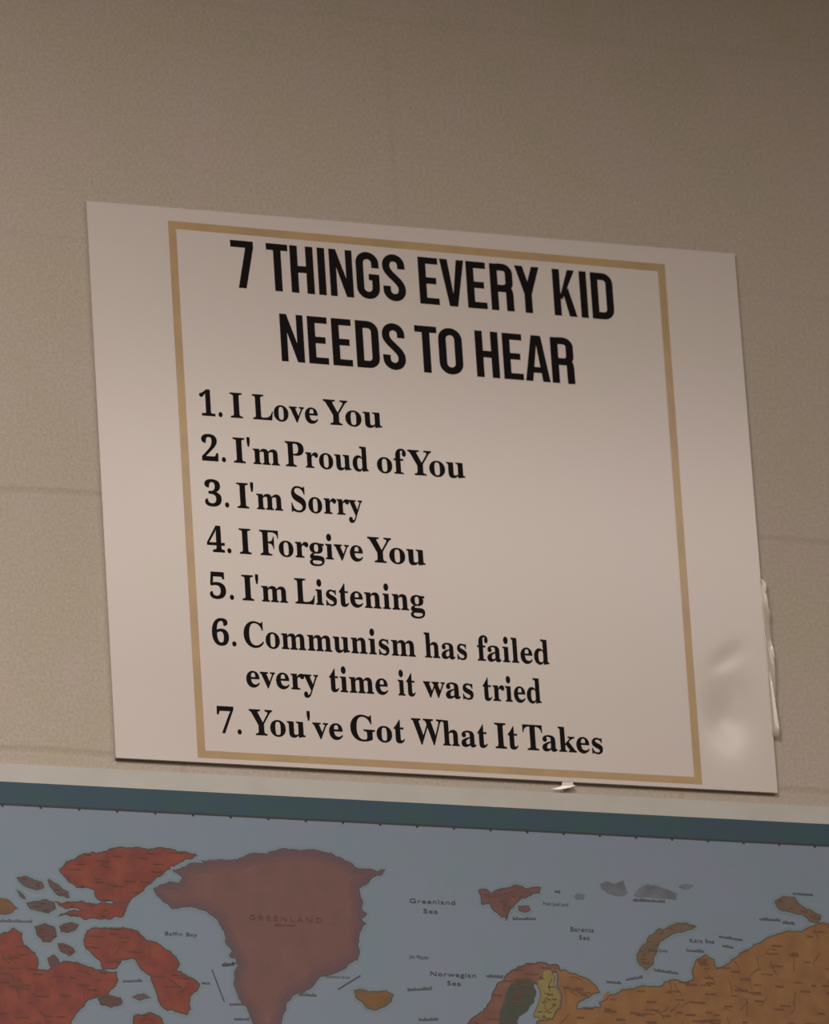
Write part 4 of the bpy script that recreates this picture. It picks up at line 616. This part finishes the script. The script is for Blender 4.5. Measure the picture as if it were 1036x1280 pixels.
for c, (adv, sps) in GLYPHS.items():
    lp = [flat_loop(s) for s in sps]
    if c.islower():                    # small oldstyle x-height: squash the bowls, keep the ascenders
        XH, K_, ASC = 470.0, 0.885, 700.0
        lp = [[(x, y if y < 0 else (y * K_ if y <= XH else XH * K_ + (y - XH) * (ASC - XH * K_) / (ASC - XH))) for x, y in l] for l in lp]
    GL[c] = (adv, embolden(lp, (3.0, 12.0)))
KERN = {'Yo': -85, 'Ta': -70, 'Fo': -45, 'rr': -12, 'ry': -18, 'Wh': -10, 've': -10, "'v": 10, "I'": -10}
CAPU = 683.0
def serif_line(words, base, name):
    P = Print()
    for t, ul, ur in words:
        x = 0.0; lay = []
        for i, c in enumerate(t):
            if i: x += KERN.get(t[i - 1] + c, 0)
            for l in GL[c][1]: pass
            lay.append((c, x)); x += GL[c][0]
        xs = [p[0] + ox for c, ox in lay for l in GL[c][1] for p in l]
        x0, x1 = min(xs), max(xs)
        k = (ur - ul) / (x1 - x0); kv = 20.4 / CAPU
        for c, ox in lay:
            P.poly([[(ul + (p[0] + ox - x0) * k, base + p[1] * kv) for p in l] for l in GL[c][1]])
    return P.build(name, M_black, poster, (0, INK, 0))
serif_line([('1.', -194, -175.1), ('I', -168.3, -158.0), ('Love', -149.6, -94.6), ('You', -89.7, -40.3)], 56.0, 'list_item')
serif_line([('2.', -194.5, -174.4), ("I'm", -168.0, -129.3), ('Proud', -124.3, -54.2), ('of', -47.0, -21.6), ('You', -20.4, 28.1)], 18.8, 'list_item')
serif_line([('3.', -194.1, -173.9), ("I'm", -167.2, -128.8), ('Sorry', -121.7, -61.6)], -18.4, 'list_item')
serif_line([('4.', -194.5, -174.3), ('I', -167.4, -157.5), ('Forgive', -150.3, -63.7), ('You', -59.4, -11.0)], -56.0, 'list_item')
serif_line([('5.', -194.4, -174.4), ("I'm", -167.5, -129.4), ('Listening', -123.4, -14.0)], -94.0, 'list_item')
o6 = serif_line([('6.', -194.6, -174.7), ('Communism', -168.3, -24.3), ('has', -16.7, 19.3), ('failed', 28.0, 89.5)], -131.9, 'list_item')
serif_line([('every', -168.3, -108.0), ('time', -98.9, -49.8), ('it', -41.4, -26.5), ('was', -19.9, 22.5), ('tried', 30.7, 80.4)], -164.3, 'list_item')
serif_line([('7.', -194.4, -174.5), ("You've", -167.9, -90.2), ('Got', -83.7, -38.3), ('What', -32.2, 31.8), ('It', 38.2, 57.9), ('Takes', 62.0, 130.2)], -203.1, 'list_item')

# --- loose laminate along the right edge
def ribbon(path, thick=0.0004):
    """path: list of (u_in, u_out, v, y_in, y_out) rows in mm, y towards the room."""
    V = []; F = []
    for a, b, v, ya, yb in path:
        for k in range(5):
            t = k / 4
            V.append(((a + (b - a) * t) / 1000, -(ya + (yb - ya) * t * t) / 1000, v / 1000))
    for i in range(len(path) - 1):
        for k in range(4):
            q = i * 5 + k; F.append((q, q + 5, q + 6, q + 1))
    me = from_pydata('ribbon', V, F)
    bm = bmesh.new(); bm.from_mesh(me)
    r = bmesh.ops.solidify(bm, geom=bm.faces[:], thickness=thick)
    bm.to_mesh(me); bm.free()
    for p in me.polygons: p.use_smooth = True
    return me
flap_rows = []
for i in range(27):
    t = i / 26; v = -50 - 131 * t
    w = 5.4 * min(1, t * 7 + 0.35) * (1 - 0.15 * math.sin(t * 9)) * (1.0 if t < 0.85 else 1.0)
    flap_rows.append((278.6, 279.4 + w, v, 0.2, 0.2 + 1.2 * math.sin(t * 8) ** 2))
flap = link('laminate_flap', ribbon(flap_rows), M_film, poster)
flap['label'] = 'clear film peeling off the right edge'
for rows in ([(279.6, 280.8, -50, .3, .8), (280.6, 283.2, -53, .4, 1.2), (281.2, 283.2, -58, .4, .9), (282.0, 282.8, -62, .4, .6)],
             [(282.6, 283.2, -69, .4, .8), (283.2, 284.6, -76, .5, 1.2), (284.0, 285.0, -83, .4, .7)],
             [(282.6, 283.4, -100, .4, .8), (283.4, 285.0, -108, .5, 1.3), (284.3, 285.6, -114, .5, 1.1), (285.0, 285.6, -121, .4, .6)],
             [(280.2, 280.8, -127, .3, .7), (280.5, 281.9, -138, .4, 1.2), (280.7, 282.8, -152, .5, 1.5), (280.9, 283.7, -164, .5, 1.8), (281.3, 284.5, -174, .5, 1.7), (282.4, 284.4, -181, .4, .9)]):
    link('curled_rim_glint', ribbon(rows, 0.0002), M_glint, flap)  # curled film edge; the highlight it catches is painted as white strips
# --- clear tape tab peeking out under the bottom edge, its glare coloured white
V = [(83.5, -234.4, 0.2), (92.0, -231.6, 0.4), (102.0, -230.0, 0.6), (104.0, -230.6, 0.9), (99.5, -232.7, 1.0), (91.0, -234.4, 0.6), (95.0, -224.0, -1.4), (103.0, -224.0, -1.4)]
me = from_pydata('tape_tab', [(a / 1000, -c / 1000, b / 1000) for a, b, c in V], [(0, 5, 4, 3, 2, 1), (1, 2, 7, 6)])
bm = bmesh.new(); bm.from_mesh(me); bmesh.ops.solidify(bm, geom=bm.faces[:], thickness=0.00015); bm.to_mesh(me); bm.free()
link('tape_tab', me, M_glint, poster)
